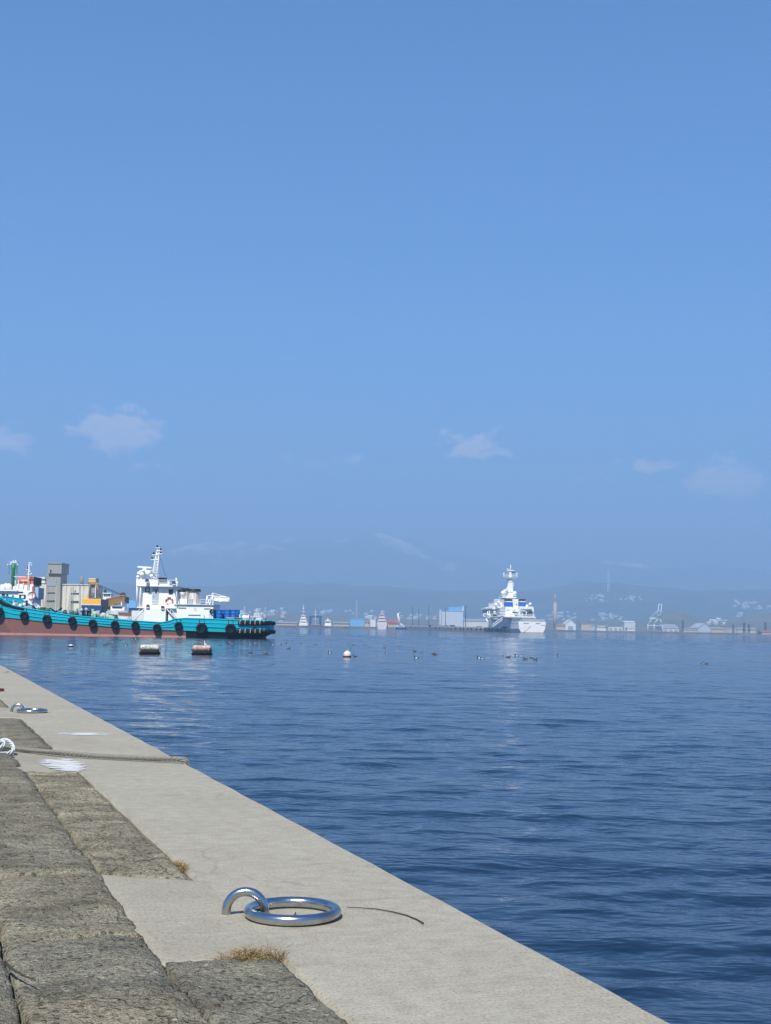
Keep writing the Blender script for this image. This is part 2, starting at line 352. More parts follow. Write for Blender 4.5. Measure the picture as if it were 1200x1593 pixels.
# coping blocks, cast in lengths
cuts = [-7.0, 8.92, 24.1, 39.3, 54.4, 69.6, 84.8, 100.0]
for a, b in zip(cuts[:-1], cuts[1:]):
    m = MB(); a += .006; b -= .006
    prof = [(-.77, -.30), (0, -3.2), (0, -.022), (-.022, 0), (-.758, 0), (-.77, -.012)]
    prof = [(-.77, -3.2), (0.0, -3.2), (0.0, -.03), (-.008, -.010), (-.026, 0), (-.755, 0), (-.77, -.015)]
    n = len(prof); st = max(2, int((b - a) / .25)) if a < 20 else 4
    vs = []
    for i in range(st + 1):
        s = a + (b - a) * i / st
        for j, (x, z) in enumerate(prof):
            w = .0035 * math.sin(s * 7.3 + j) + .003 * math.sin(s * 17 + 2 * j) if 1 < j < n else 0
            vs.append((x + (w if j in (2, 3, 4, 6) else 0), s, z))
    fs = [[i * n + j, i * n + (j + 1) % n, (i + 1) * n + (j + 1) % n, (i + 1) * n + j][::-1] for i in range(st) for j in range(n)]
    fs += [list(range(n)), list(range(st * n, (st + 1) * n))[::-1]]
    m.add(vs, fs).build('coping', M_COPING, quay)
def slab(name, s0, s1, t0, t1, top, mat, seed, rough=1.0, edge=.05, drop=.04, cell=.02, skew=(0, 0), lip=None):
    """a cast slab: worn top as a height field with rounded edges, and skirts down into the joints"""
    ns = max(6, int((s1 - s0) / cell)); nt_ = max(5, int((t1 - t0) / cell))
    S, T = np.meshgrid(np.linspace(s0, s1, ns), np.linspace(t0, t1, nt_), indexing='ij')
    de = np.minimum(np.minimum(S - s0, s1 - S), np.minimum(T - t0, t1 - T))
    de = de + .018 * fbm(S * 9, T * 9, 3, seed + 5)
    e = np.clip(1 - de / edge, 0, 1.4)
    if lip:                              # the side towards the water slopes off more widely
        e = np.maximum(e, np.clip(1 - (T - t0 + .03 * fbm(S * 3, T * 3, 3, seed + 8)) / lip, 0, 1.2) ** .8)
    Z = top - drop * e ** 2 + rough * (.011 * fbm(S * 1.6, T * 2.4, 3, seed) + .0085 * fbm(S * 9, T * 9, 4, seed + 1) + .0040 * fbm(S * 40, T * 40, 2, seed + 2))
    S2 = S + rough * .013 * fbm(S * 7, T * 7, 4, seed + 3) ; T2 = T + rough * .009 * fbm(S * 7, T * 7, 3, seed + 4)
    S2 = S2 + (T - t0) / (t1 - t0) * np.where(S > (s0 + s1) / 2, skew[1], skew[0])
    def ring(A, v):
        B = np.empty((A.shape[0] + 2, A.shape[1] + 2)); B[1:-1, 1:-1] = A
        B[0, 1:-1] = A[0]; B[-1, 1:-1] = A[-1]; B[:, 0] = B[:, 1]; B[:, -1] = B[:, -2]
        B[0, 0] = A[0, 0]; B[0, -1] = A[0, -1]; B[-1, 0] = A[-1, 0]; B[-1, -1] = A[-1, -1]
        if v is not None: B[0] = v; B[-1] = v; B[:, 0] = v; B[:, -1] = v
        return B
    return grid_obj(name, -ring(T2, None), ring(S2, None), ring(Z, top - .25), mat, quay)
# strip beside the coping: old slabs, and smooth repair patches round the mooring gear
patches = [(.90, 2.05), (5.78, 7.15), (10.88, 12.55), (15.7, 16.9), (20.8, 22.2)]
slab('repair_patch', .90, 2.05, .69, 1.118, .002, M_PATCH, 31, .22, .012, .010, .02, (0, .28), lip=.10)
slab('repair_patch', 5.78, 7.15, .69, 1.25, .000, M_PATCH, 32, .3, .02, .012, .03, (.3, .35), lip=.10)
slab('repair_patch', 10.88, 12.55, .72, 1.25, .001, M_PATCH, 33, .2, .015, .008, .04, (.3, .3))
slab('repair_patch', 15.7, 16.9, .774, 1.10, -.006, M_PATCH, 34, .2, .015, .008, .05)
for k, (a, b, sk) in enumerate(((-4.0, .885, (0, 0)), (2.075, 5.76, (.28, .25)), (7.17, 10.86, (.3, .3)), (12.57, 15.68, (.2, 0)), (16.92, 24, (0, 0)))):
    slab('apron_slab', a, b, .786, 1.104, .004, M_OLD, 40 + k, 1.05, .022, .014, .014 if b < 8 else .05, sk)
# two strips of old slabs further in
for row, (t0, t1, ss, top) in enumerate(((1.108, 1.520, (-4, -1.2, .56, 1.235, 2.28, 3.42, 5.0, 6.3, 8.6, 11.2, 15, 24), .018),
                                         (1.530, 2.6, (-4, -.6, .62, 1.22, 2.9, 4.6, 6.8, 9.5, 14, 24), .030))):
    for k, (a, b) in enumerate(zip(ss[:-1], ss[1:])):
        a2, b2 = a + .005, b - .005
        slab('apron_slab', a2, b2, t0, t1, top + .008 * math.sin(k * 2.1 + row), M_OLD, 60 + 13 * row + k, 1.0, .026, .016, .014 if b < 5.5 else .05, lip=.085)
m = MB(); m.box(-60, -.775, -30, 100, -3.2, -.028); m.build('apron_bed', M_OLD, quay)

# ------------------------------------------------------------------ far land
def m_land(name, c1, c2, c3, sc, snow=None):
    t = NT(name)
    n = t.noise(sc, 6, .6); n2 = t.noise(sc * 4.1, 5, .6)
    c = t.mix(t.ramp(n, [(.38, g(0)), (.6, g(1))]), c1, c2); c = t.mix(t.ramp(n2, [(.5, g(0)), (.66, g(1))]), c, c3)
    if snow:
        geo = t.N.new('ShaderNodeNewGeometry'); sp = t.N.new('ShaderNodeSeparateXYZ'); t.L.new(geo.outputs['Position'], sp.inputs[0])
        n3 = t.noise(.0016, 7, .68, t.map((1, 1, .6))); k = t.math('ADD', t.math('MULTIPLY', t.math('SUBTRACT', sp.outputs[2], snow), 1 / 320.0), t.math('MULTIPLY', t.math('SUBTRACT', n3, .5), 3.4))
        c = t.mix(t.ramp(k, [(.20, g(0)), (.55, g(1))]), c, (.82, .84, .88))
    return t.done(c, .95, None, 0, Specular_IOR_Level=.1)
def ridge(pts):                          # silhouette given as photo pixels -> tangent of elevation over tangent of azimuth
    az = []; te = []
    for px, py in pts:
        r = ray(px, py); az.append(r.x / r.y); te.append(r.z / r.y)
    return np.array(az), np.array(te)
LAYERS = {
 'mountains': (6600, 9300, ridge([(-900, 900), (-300, 880), (0, 872), (110, 862), (215, 852), (300, 841), (370, 834), (430, 831), (500, 834), (560, 821), (640, 836), (700, 852), (780, 868), (870, 866), (930, 858), (1000, 870), (1100, 878), (1200, 884), (1500, 880), (2000, 905)]), 1),
 'hills': (3500, 5200, ridge([(-900, 925), (-200, 920), (0, 918), (150, 905), (300, 909), (450, 903), (600, 908), (700, 917), (800, 915), (900, 900), (980, 903), (1080, 916), (1200, 908), (1500, 915), (2000, 930)]), 2),
 'foothills': (1900, 2700, ridge([(-900, 960), (0, 958), (300, 957), (420, 953), (520, 957), (600, 962), (700, 964), (800, 969), (880, 965), (960, 966), (1000, 968), (1030, 955), (1048, 948), (1062, 949), (1090, 962), (1130, 961), (1160, 955), (1230, 950), (1500, 955), (2000, 960)]), 3),
}
def land_h(name, X, Y):
    D0, D1, (ra, rt), seed = LAYERS[name]
    tan = X / Y
    crest = np.interp(tan, ra, rt)
    u = np.clip((Y - D0) / (D1 - D0), 0, 1.6)
    prof = np.where(u < 1, (3 * u ** 2 - 2 * u ** 3) * .75 + .25 * u, np.clip(1 - (u - 1) * 1.3, 0, 1))
    hmax = crest * D1 + CAMH
    sc = 7.0 / (D1 - D0)
    rough = fbm(X * sc, Y * sc, 6, seed * 20)
    ridg = 1 - np.abs(fbm(X * sc * .8 + 9, Y * sc * .8, 5, seed * 20 + 9)) * 1.6
    return np.maximum(hmax, 5) * np.clip(prof * (.93 + .16 * ridg - .12) + .14 * rough * np.sin(np.clip(u, 0, 1) * math.pi) + .025 * rough * (u >= .5), 0, None) + 1.0
M_LAND = {'mountains': m_land('mountain_ground', (.045, .055, .05), (.07, .07, .06), (.10, .095, .08), .0016, 440),
          'hills': m_land('hill_woods', (.035, .05, .03), (.075, .075, .05), (.12, .11, .075), .004),
          'foothills': m_land('foothill_fields', (.09, .105, .07), (.15, .145, .10), (.18, .165, .12), .012)}
for name, (D0, D1, rd, seed) in LAYERS.items():
    tt = np.tan(np.radians(np.linspace(-42, 42, 420))); yy = np.linspace(D0, D1 + (D1 - D0) * .45, 120)
    YY, TT = np.meshgrid(yy, tt, indexing='ij'); XX = TT * YY
    tag(grid_obj(name, XX, YY, land_h(name, XX, YY), M_LAND[name]), None, None, None, 'structure')
def hit_land(px, py):                    # where a line of sight meets the hills
    r = ray(px, py); Yd = np.arange(1905.0, 5700.0, 6.0); z = CAMH + r.z / r.y * Yd; x = r.x / r.y * Yd; best = None
    for nm in ('foothills', 'hills'):
        ok = (Yd >= LAYERS[nm][0]) & (Yd <= LAYERS[nm][1] * 1.1) & (land_h(nm, x, Yd) >= z)
        if ok.any():
            i = int(np.argmax(ok))
            if best is None or i < best: best = i
    return None if best is None else Vector((x[best], Yd[best], z[best]))
# low-lying port land, one sheet behind both shores
m_ground = m_land('port_ground', (.14, .13, .11), (.2, .19, .16), (.10, .10, .08), .02)
shore_line = [(-2600, 1280), (-700, 1280), (-140, 1270), (-20, 1130), (20, 1120), (60, 1310), (150, 1460), (260, 1420), (420, 1380), (700, 1400), (2800, 1500)]
m = MB(); n = len(shore_line)
vs = [(x, y, -2) for x, y in shore_line] + [(x, y, 1.9) for x, y in shore_line] + [(x * 3.2, 6200, 1.9) for x, y in shore_line]
m.add(vs, [[i, i + 1, n + i + 1, n + i] for i in range(n - 1)] + [[n + i, n + i + 1, 2 * n + i + 1, 2 * n + i] for i in range(n - 1)])
tag(m.build('far_shore', m_ground), 'low port ground along the far shore', None, None, 'structure')

# ------------------------------------------------------------------ haze
m = MB(); m.box(-10500, 10500, -1500, 11000, -5, 780)
hz = NT('haze'); hz.N.remove(hz.b)
pv = hz.N.new('ShaderNodeVolumePrincipled'); pv.inputs['Color'].default_value = (.365, .555, .80, 1); pv.inputs['Density'].default_value = .00040
hz.L.new(pv.outputs[0], hz.N['Material Output'].inputs['Volume'])
tag(m.build('haze', hz.mat), 'thin blue haze over the harbour', None, None, 'stuff')

# ------------------------------------------------------------------ materials of things
WHITE = paint('white_ship_paint', (.86, .86, .84), .4, .05, dirt=(.5, .46, .4))
WHITE2 = paint('aged_white_paint', (.72, .73, .73), .5, .25, dirt=(.45, .4, .34))
TEAL = paint('teal_hull_paint', (.002, .40, .52), .45, .2, dirt=(.03, .22, .25), spec=.15)
TEALD = paint('dark_teal_paint', (.006, .13, .15), .45, .15)
REDB = paint('red_oxide_bottom_paint', (.235, .098, .082), .6, .7, .8, dirt=(.17, .105, .09))
PINK = paint('scum_line', (.52, .27, .22), .7, .5)
BLACK = paint('flat_black', (.008, .008, .010), .6, .05, spec=.1)
RUBBER = paint('black_rubber', (.010, .010, .011), .8, .15, 3, dirt=(.05, .047, .044), spec=.12)
DARK = paint('dark_steel', (.018, .019, .022), .55, .15, spec=.2)
GLASS = NT('dark_window_glass').done((.015, .02, .026), .08, None, 0, Specular_IOR_Level=.6)
BLUEP = paint('blue_drum_paint', (.008, .13, .46), .4, .1, dirt=(.02, .08, .25))
NAVY = paint('navy_paint', (.012, .045, .17), .45, .15)
YEL = paint('yellow_machine_paint', (.95, .50, .012), .45, .03, dirt=(.35, .18, .05))
OCHRE = paint('ochre_steel', (.36, .19, .045), .55, .35, dirt=(.18, .1, .04))
ORANGE = paint('salmon_orange_paint', (.72, .20, .11), .5, .15)
GREEN = paint('green_mast_paint', (.02, .27, .07), .45, .15)
MINT = paint('pale_green_machinery', (.36, .55, .42), .5, .3)
GREEND = paint('dark_green_machinery', (.02, .10, .06), .5, .3)
GREY = paint('grey_paint', (.32, .34, .36), .5, .2)
PGREY = paint('pale_grey_blue_paint', (.42, .48, .56), .5, .12)
RED = paint('red_paint', (.45, .035, .03), .45, .2)
RUST = paint('rusty_steel', (.16, .045, .025), .8, .5, 8, dirt=(.07, .025, .015))
BLUE = paint('funnel_blue_paint', (.012, .12, .50), .4, .08, dirt=(.02, .08, .3))
SKYB = paint('light_blue_cladding', (.16, .40, .68), .5, .15)
BEIGE = paint('beige_cladding', (.50, .43, .34), .7, .3)
PALE = paint('pale_cladding', (.62, .63, .62), .6, .2)
PBLUE = paint('pale_blue_cladding', (.50, .57, .63), .6, .2)
TINROOF = paint('grey_tin_roof', (.30, .33, .37), .5, .3)
REDROOF = paint('red_brown_roof', (.34, .10, .07), .6, .3)
ROPEG = paint('tarry_rope', (.235, .225, .19), .95, .6, 30, dirt=(.04, .038, .032))
ROPEW = paint('white_rope', (.56, .60, .62), .9, .3, 20, dirt=(.25, .25, .22))
def m_steel():
    t = NT('stainless_steel')
    n = t.noise(60, 4, .6); n2 = t.noise(11, 4, .6)
    c = t.mix(t.math('MULTIPLY', t.math('SUBTRACT', n2, .47, True), 3.5, True), (.52, .52, .53), (.34, .28, .22))
    return t.done(c, t.math('ADD', t.math('MULTIPLY', n2, .24), .11), t.bump(n, .2, .003), 1.0)
STEEL = m_steel()
def m_conc_wall():
    t = NT('stained_concrete_wall')
    n = t.noise(.25, 5, .6); st = t.noise(.9, 5, .65, t.map((1.4, 1.4, .10))); f = t.noise(3, 4)
    geo = t.N.new('ShaderNodeTexCoord'); sp = t.N.new('ShaderNodeSeparateXYZ'); t.L.new(t.co, sp.inputs[0])
    c = t.mix(n, (.62, .57, .45), (.74, .69, .57))
    c = t.mix(t.math('MULTIPLY', t.math('SUBTRACT', st, .50, True), 4.0, True), c, (.13, .12, .10))
    c = t.mix(t.math('MULTIPLY', t.math('SUBTRACT', f, .52, True), 1.6, True), c, (.45, .42, .34))
    return t.done(c, .9, None, 0, Specular_IOR_Level=.2)
CONC = m_conc_wall(); CONCD = paint('weathered_dark_concrete', (.36, .345, .29), .9, .5, .5, dirt=(.17, .16, .13), spec=.15)
def m_drum():
    t = NT('fouled_float_paint')
    sp = t.N.new('ShaderNodeSeparateXYZ'); t.L.new(t.co, sp.inputs[0])
    n = t.noise(9, 5, .65); n2 = t.noise(26, 3)
    c = t.mix(t.ramp(n, [(.42, g(0)), (.6, g(1))]), (.66, .68, .66), (.30, .27, .22))
    k = t.math('ADD', t.math('MULTIPLY', sp.outputs[2], -5.0), t.math('MULTIPLY', t.math('SUBTRACT', n2, .5), 1.8))
    c = t.mix(t.ramp(t.math('ADD', k, 1.0), [(.15, g(0)), (.75, g(1))]), c, (.025, .028, .022))
    return t.done(c, .8, t.bump(n2, .4, .02))
DRUM = m_drum()
def m_drum2():
    t = NT('rusty_float_paint')
    sp = t.N.new('ShaderNodeSeparateXYZ'); t.L.new(t.co, sp.inputs[0])
    n = t.noise(8, 5, .65); n2 = t.noise(24, 3)
    c = t.mix(t.ramp(n, [(.40, g(0)), (.62, g(1))]), (.62, .52, .46), (.36, .19, .12))
    k = t.math('ADD', t.math('MULTIPLY', sp.outputs[2], -4.2), t.math('MULTIPLY', t.math('SUBTRACT', n2, .5), 1.8))
    c = t.mix(t.ramp(t.math('ADD', k, 1.0), [(.15, g(0)), (.75, g(1))]), c, (.02, .02, .018))
    return t.done(c, .8, t.bump(n2, .4, .02))
DRUM2 = m_drum2()

# ------------------------------------------------------------------ mooring gear on the coping
def mooring_ring(s, t, mat, label, tilt=.0):
    """frame: x towards the water along the staple, origin between the staple's feet"""
    o = empty('mooring_ring', qpt(s, t), QROT + math.radians(-19))
    pts = [(-.0635, 0, -.06), (-.0635, 0, 0)] + [(-.0635 * math.cos(a), 0, .014 + .0635 * math.sin(a)) for a in np.linspace(0, math.pi, 19)] + [(.0635, 0, 0), (.0635, 0, -.06)]
    MB().tube(pts, .0150, 12).build('staple', mat, o)
    m = MB(); m.torus((0, 0, 0), .1425, .0172, 56, 14, 'z'); r = m.build('ring', mat, o)
    r.location = (.155, -.012, .0205); r.rotation_euler = (math.radians(.4), math.radians(tilt), 0)
    for sx in (-1, 1):
        MB().lathe([(.0215, -.02), (.0215, .0), (.018, .0035), (.0152, .0035)], (.0635 * sx, 0, 0), 14).build('grout_collar', M_PATCH, o)
    tag(o, label, 'mooring ring', 'mooring rings along the quay'); return o
mooring_ring(1.469, .739, STEEL, 'shiny stainless steel mooring ring nearest the camera')
mooring_ring(11.80, .752, STEEL, 'stainless steel mooring ring farther along the quay beyond the grey rope')
mooring_ring(16.3, .925, RUST, 'rusty red mooring ring at the left edge of the picture')

def strand_rope(m, path, R, pitch, n3=3, step=.012, sides=6):
    P = [Vector(p) for p in path]
    # resample as a smooth curve
    pts = []
    for i in range(len(P) - 1):
        p0, p1, p2, p3 = P[max(i - 1, 0)], P[i], P[i + 1], P[min(i + 2, len(P) - 1)]
        k = max(2, int((p2 - p1).length / step))
        for j in range(k):
            u = j / k
            pts.append(.5 * ((2 * p1) + (p2 - p0) * u + (2 * p0 - 5 * p1 + 4 * p2 - p3) * u * u + (3 * p1 - p0 - 3 * p2 + p3) * u ** 3))
    pts.append(P[-1]); L = 0; fr = []
    for i, p in enumerate(pts):
        t = (pts[min(i + 1, len(pts) - 1)] - pts[max(i - 1, 0)]).normalized()
        a = t.cross(Vector((0, 0, 1)));  a = a.normalized() if a.length > .05 else Vector((1, 0, 0)); b = a.cross(t)
        if i: L += (p - pts[i - 1]).length
        fr.append((p, a, b, L))
    for q in range(n3):
        m.tube([p + (a * math.cos(2 * math.pi * (l / pitch + q / n3)) + b * math.sin(2 * math.pi * (l / pitch + q / n3))) * R * .58 for p, a, b, l in fr], R * .43, sides)
rope = empty('mooring_rope', qpt(6.7, .4))
r0 = rope.location
for k, off in enumerate((0, 1)):
    m = MB(); z = .019
    pa = [(7.60, 1.13, .03), (7.45, 1.04, .016), (7.20, .90, z), (6.98, .76, z + .004), (6.80, .56, z), (6.62, .34, z), (6.50, .17, z), (6.41, .05, z + .008), (6.375, .004, z - .002), (6.36, -.016, -.05), (6.35, -.022, -.30), (6.33, -.03, -.75)]
    if off: pa = [(s - .075 - .006 * math.sin(i), t + .03, zz + (.002 if i % 3 else .006)) for i, (s, t, zz) in enumerate(pa)]
    if off: pa[0] = (7.52, 1.16, .03)
    strand_rope(m, [qpt(*p) - r0 for p in pa], .0150, .11, step=.013)
    m.build('strand', ROPEG, rope)
tag(rope, 'doubled grey twisted rope lying across the coping and over the edge', 'rope')
loop = empty('rope_loop', on(6, 1175, .6)); lp = []
for px, py, dy in ((-14, 1173, -.02), (-4, 1174.5, -.05), (6, 1173.5, -.06), (15, 1172, -.04), (20.5, 1167, 0), (19.5, 1160, .05), (14.5, 1154.5, .09), (8, 1152, .12), (0, 1154, .14), (-10, 1159, .12)):
    lp.append(at(px, py - 1.0, loop.location.y + dy) - loop.location)
m = MB(); strand_rope(m, lp, .0155, .10); m.build('eye', ROPEW, loop)
m = MB(); strand_rope(m, [at(px, py - 1, loop.location.y + dy) - loop.location for px, py, dy in ((-14, 1170, .02), (-4, 1166, .03), (4, 1161.5, .05), (7, 1157, .08), (3, 1154, .1), (-9, 1153, .12))], .0145, .10); m.build('tail', ROPEW, loop)
tag(loop, 'white spliced rope eye lying at the left end of the grey rope', 'rope')

# white paint left on the quay
def m_whitepaint(name, sc, thr, vec):
    t = NT(name); n = t.noise(sc, 5, .7, t.map(vec)); sp = t.N.new('ShaderNodeUVMap') if False else None
    geo = t.N.new('ShaderNodeTexCoord'); s2 = t.N.new('ShaderNodeSeparateXYZ'); t.L.new(geo.outputs['Generated'], s2.inputs[0])
    def edge(o): return t.math('MULTIPLY', t.math('MULTIPLY', o, t.math('SUBTRACT', 1.0, o)), 4.0)
    e = t.math('POWER', t.math('MULTIPLY', edge(s2.outputs[0]), edge(s2.outputs[1])), .45)
    k = t.ramp(t.math('MULTIPLY', n, t.math('ADD', t.math('MULTIPLY', e, .75), .25)), [(thr, g(0)), (thr + .03, g(1))])
    t.put(t.b.inputs['Alpha'], k)
    return t.done((.62, .62, .60), .7)
m = MB(); m.add([(-.68, 5.70, .0055), (-.66, 6.15, .0055), (-.72, 6.62, .0055), (-.86, 6.98, .0055), (-1.02, 6.95, .0055), (-1.0, 6.45, .0055), (-.92, 6.05, .0055), (-.80, 5.72, .0055)], [list(range(8))])
m.build('paint_spill', m_whitepaint('spilt_white_paint', 4, .40, (1.3, 4.6, 1)), quay)
m = MB(); m.add([(-.762, 8.74, .003), (-.05, 8.66, .003), (-.05, 9.0, .003), (-.762, 9.10, .003)], [[0, 1, 2, 3]])
m.build('paint_line', m_whitepaint('worn_white_paint', 9, .42, (.7, 3.4, 1)), quay)

# dry grass, twigs, a leaf
STRAW = NT('dry_grass'); STRAW = STRAW.done(STRAW.ramp(STRAW.noise(60, 2), [(.38, (.13, .085, .035)), (.64, (.44, .32, .16))]), .8)
TWIG = paint('dry_twig', (.06, .045, .03), .9, .3, 40)
def tuft(s, t, ls, lt, n, h, label, dens_dir):
    o = empty('dry_grass_tuft', qpt(s, t)); m = MB(); r = random.Random(int(s * 100)); R3 = Matrix.Rotation(QROT, 3, 'Z')
    for i in range(n):
        u, v = max(-1.1, min(1.1, r.gauss(0, .5))), max(-1.1, min(1.1, r.gauss(0, .5)))
        p = R3 @ Vector((-lt * v - dens_dir * u, ls * u, -.01)); a = r.uniform(0, 6.28); lean = r.uniform(.15, 1.35); hh = h * r.uniform(.45, 1.15)
        d = Vector((math.cos(a) * lean, math.sin(a) * lean, 1)).normalized(); w = d.cross(Vector((math.sin(a * 3), math.cos(a * 3), .2))).normalized() * r.uniform(.0006, .0013)
        mid = p + d * hh * .55; tip = mid + (d + Vector((math.cos(a) * .9, math.sin(a) * .9, -.7 * r.random()))).normalized() * hh * .5
        m.add([p - w, p + w, mid + w * .8, mid - w * .8, tip], [[0, 1, 2, 3], [3, 2, 4]])
    m.build('blades', STRAW, o); tag(o, label, 'grass'); return o
tuft(.885, .855, .035, .085, 620, .070, 'straw-coloured dry grass tuft between coping and slab below the near ring', .0)
tuft(2.42, .775, .09, .016, 260, .042, 'small rust-brown dry grass tuft in the joint above the grey patch', .0)
def twig(pts, r, label, name='twig'):
    o = MB().tube(pts, [r * (1 - .5 * i / (len(pts) - 1)) for i in range(len(pts))], 6).build(name, TWIG); return tag(o, label, 'twig')
twig([on(px, py, .6 + dz) for px, py, dz in ((540, 1411.5, .006), (560, 1412, .005), (585, 1414, .004), (610, 1418, .004), (632, 1423.5, .004), (648, 1430, .004), (659, 1436, .006))][::-1], .0026, 'thin curved dark twig lying on the coping right of the ring')
twig([on(px, py, .64) for px, py in ((8, 1497), (20, 1508), (36, 1517), (55, 1525))], .004, 'short brown twig on the worn slabs at lower left')
twig([on(px, py, .606) for px, py in ((460, 1420), (458, 1425), (461, 1430), (457, 1434))], .0025, 'tiny curled dark twig inside the near mooring ring')
m = MB(); c = on(12, 1047, .604)
m.add([c + Vector(p) for p in ((-.09, 0, 0), (-.03, -.04, .012), (.05, -.035, .02), (.10, .01, .004), (.03, .05, .018), (-.05, .045, .01), (0, 0, .03))], [[0, 1, 6], [1, 2, 6], [2, 3, 6], [3, 4, 6], [4, 5, 6], [5, 0, 6]])
tag(m.build('dead_leaf', TWIG), 'dark dead leaf on the coping at far left', 'leaf')
# loose stones in the joints
PEB = paint('pale_pebble', (.42, .38, .31), .9, .2, 30)
pm = MB(); pm.lathe([(1e-4, -.5), (.35, -.42), (.5, 0), (.36, .4), (1e-4, .48)], (0, 0, 0), 7); proto = None
peb_r = random.Random(5)
for i in range(46):
    s_, t_ = peb_r.choice(((peb_r.uniform(-.2, 5.2), 1.112 + peb_r.gauss(0, .02)), (peb_r.uniform(0, 3.5), 1.524 + peb_r.gauss(0, .02)), (1.235 + peb_r.gauss(0, .02), peb_r.uniform(1.13, 1.5)), (.56 + peb_r.gauss(0, .02), peb_r.uniform(1.13, 1.5))))
    if proto is None: o = proto = pm.build('pebble', PEB, quay)
    else: o = proto.copy(); scene.collection.objects.link(o)
    k = peb_r.uniform(.006, .02); o.scale = (k * peb_r.uniform(.8, 1.5), k, k * .8); o.rotation_euler.z = peb_r.uniform(0, 6); o.location = (-t_, s_, -.012)

# ------------------------------------------------------------------ the teal tug
TY = 155.0
tug = empty('tugboat', (at(215, 985, TY).x, TY + 4.5, 0))
tag(tug, 'teal hulled tugboat with white wheelhouse and red bottom, tyres along its side', 'tugboat')
TR = tug.location
def T(px, py, dy=0.0):                    # photo pixel -> tug frame, dy metres behind the near side
    return at(px, py, TY + dy) - TR
def tz(py, px=215, dy=0): return T(px, py, dy).z
def tbox(m, x0, x1, y0, y1, d0, d1, mi=0):
    a = T((x0 + x1) / 2, y1, d0); b = T((x0 + x1) / 2, y0, d0); l = T(x0, (y0 + y1) / 2, d0).x; r = T(x1, (y0 + y1) / 2, d0).x
    m.box(l, r, TY + d0 - TR.y, TY + d1 - TR.y, a.z, b.z, mi); return m
def TP(px, py, d): p = T(px, py, d); return (p.x, TY + d - TR.y, p.z)
hp = [-78, -70, -50, -20, 0, 20, 40, 58, 80, 110, 150, 200, 250, 262, 272, 290, 345, 376, 394, 406, 413.5, 418, 419.5]
hs = [924, 924, 924.5, 926, 929.5, 942, 946.5, 949.5, 953, 957.5, 961.5, 965.5, 968.8, 967.4, 963.2, 962.2, 964, 965, 965.6, 966, 966.2, 966.4, 966.4]
hb = [948, 949, 952, 956, 960, 962, 964, 966, 968.5, 970.5, 973.5, 977.5, 980, 980.5, 981, 981.5, 983.5, 984.5, 985, 985.3, 985.5, 985.6, 985.6]
hw = [.05, .9, 2.7, 4.0, 4.35, 4.5, 4.5, 4.5, 4.5, 4.5, 4.5, 4.5, 4.5, 4.5, 4.5, 4.5, 4.5, 4.5, 4.4, 4.1, 3.6, 2.9, 2.2]
rows = {'upper': [], 'lower': []}
for px, sy, by, w in zip(hp, hs, hb, hw):
    st = max(0.0, min(1.0, (px - 310) / 110.0)); bw = max(0.0, min(1.0, (20 - px) / 100.0))
    x = T(px, sy).x; zs, zb = T(px, sy).z, T(px, by).z
    wl = w * (.97 - .10 * st - .35 * bw); xs = x - .9 * st ** 3; xb = x + 1.0 * bw
    rows['upper'].append([(x, w, zs), (x, w * 1.0, zs * .55 + zb * .45), (x - .15 * st + .3 * bw, w * (.99 - .02 * st - .1 * bw), zb)])
    rows['lower'].append([(x - .15 * st + .3 * bw, w * (.99 - .02 * st - .1 * bw), zb), (xs + .6 * bw, wl, .22), (xs + .62 * bw, wl * .995, 0.0), (xs - .8 * st + 1.2 * bw, wl * .8, -1.3)])
def loft(m, secs, mats=None):
    for side in (-1, 1):
        n = len(secs[0]); vs = [(x, side * y, z) for sc in secs for x, y, z in sc]
        for i in range(len(secs) - 1):
            for j in range(n - 1):
                q = [i * n + j, i * n + j + 1, (i + 1) * n + j + 1, (i + 1) * n + j]
                m.add([vs[k] for k in q], [[0, 1, 2, 3] if side < 0 else [3, 2, 1, 0]], mats(i, j) if mats else 0, False)
    e = secs[-1]; n = len(e)                                   # flat end
    for j in range(n - 1):
        m.add([(e[j][0], -e[j][1], e[j][2]), (e[j + 1][0], -e[j + 1][1], e[j + 1][2]), (e[j + 1][0], e[j + 1][1], e[j + 1][2]), (e[j][0], e[j][1], e[j][2])], [[0, 1, 2, 3]], mats(len(secs) - 2, j) if mats else 0)
m = MB(); loft(m, rows['upper']); hull_up = m.build('topsides', TEAL, tug)
m = MB(); loft(m, rows['lower'], lambda i, j: 2 if hp[i] >= 290 else (1 if j == 1 else 0)); m.build('bottom', [REDB, PINK, BLACK], tug)  # bottom faces are black towards the stern, red further forward
m = MB()                                                       # deck
for i in range(len(hp) - 1):
    (x0, w0, z0), (x1, w1, z1) = rows['upper'][i][0], rows['upper'][i + 1][0]; d = .45
    m.add([(x0, -w0 * .99, z0 - d), (x1, -w1 * .99, z1 - d), (x1, w1 * .99, z1 - d), (x0, w0 * .99, z0 - d)], [[0, 1, 2, 3]])
m.build('deck', TEALD, tug)
m = MB()
for side in (-1, 1): m.tube([(x, side * (w + .01), z + .03) for (x, w, z) in [r[0] for r in rows['upper']]], .075, 6)
m.build('bulwark_rail', TEAL, tug)
for k in (.30, .62, .98):                                      # rubbing strakes
    m = MB()
    for side in (-1, 1):
        m.tube([(x, side * (w * 1.0 + .02), z0 * (1 - k) + z1 * k) for (x, w, z0), (_, _, z1) in [(r[0], r[2]) for r in rows['upper'][3:]]], .05 if k < .9 else .035, 6)
    m.build('rubbing_strake', TEALD if k > .9 else TEAL, tug)
# bow fender rope: black rubber along the rising rail
m = MB(); m.tube([TP(px, py, .1) for px, py in ((-40, 926), (-20, 929), (0, 935), (8, 940), (18, 944), (30, 946.5), (38, 947.5))], .2, 8); m.build('bow_fender', RUBBER, tug)
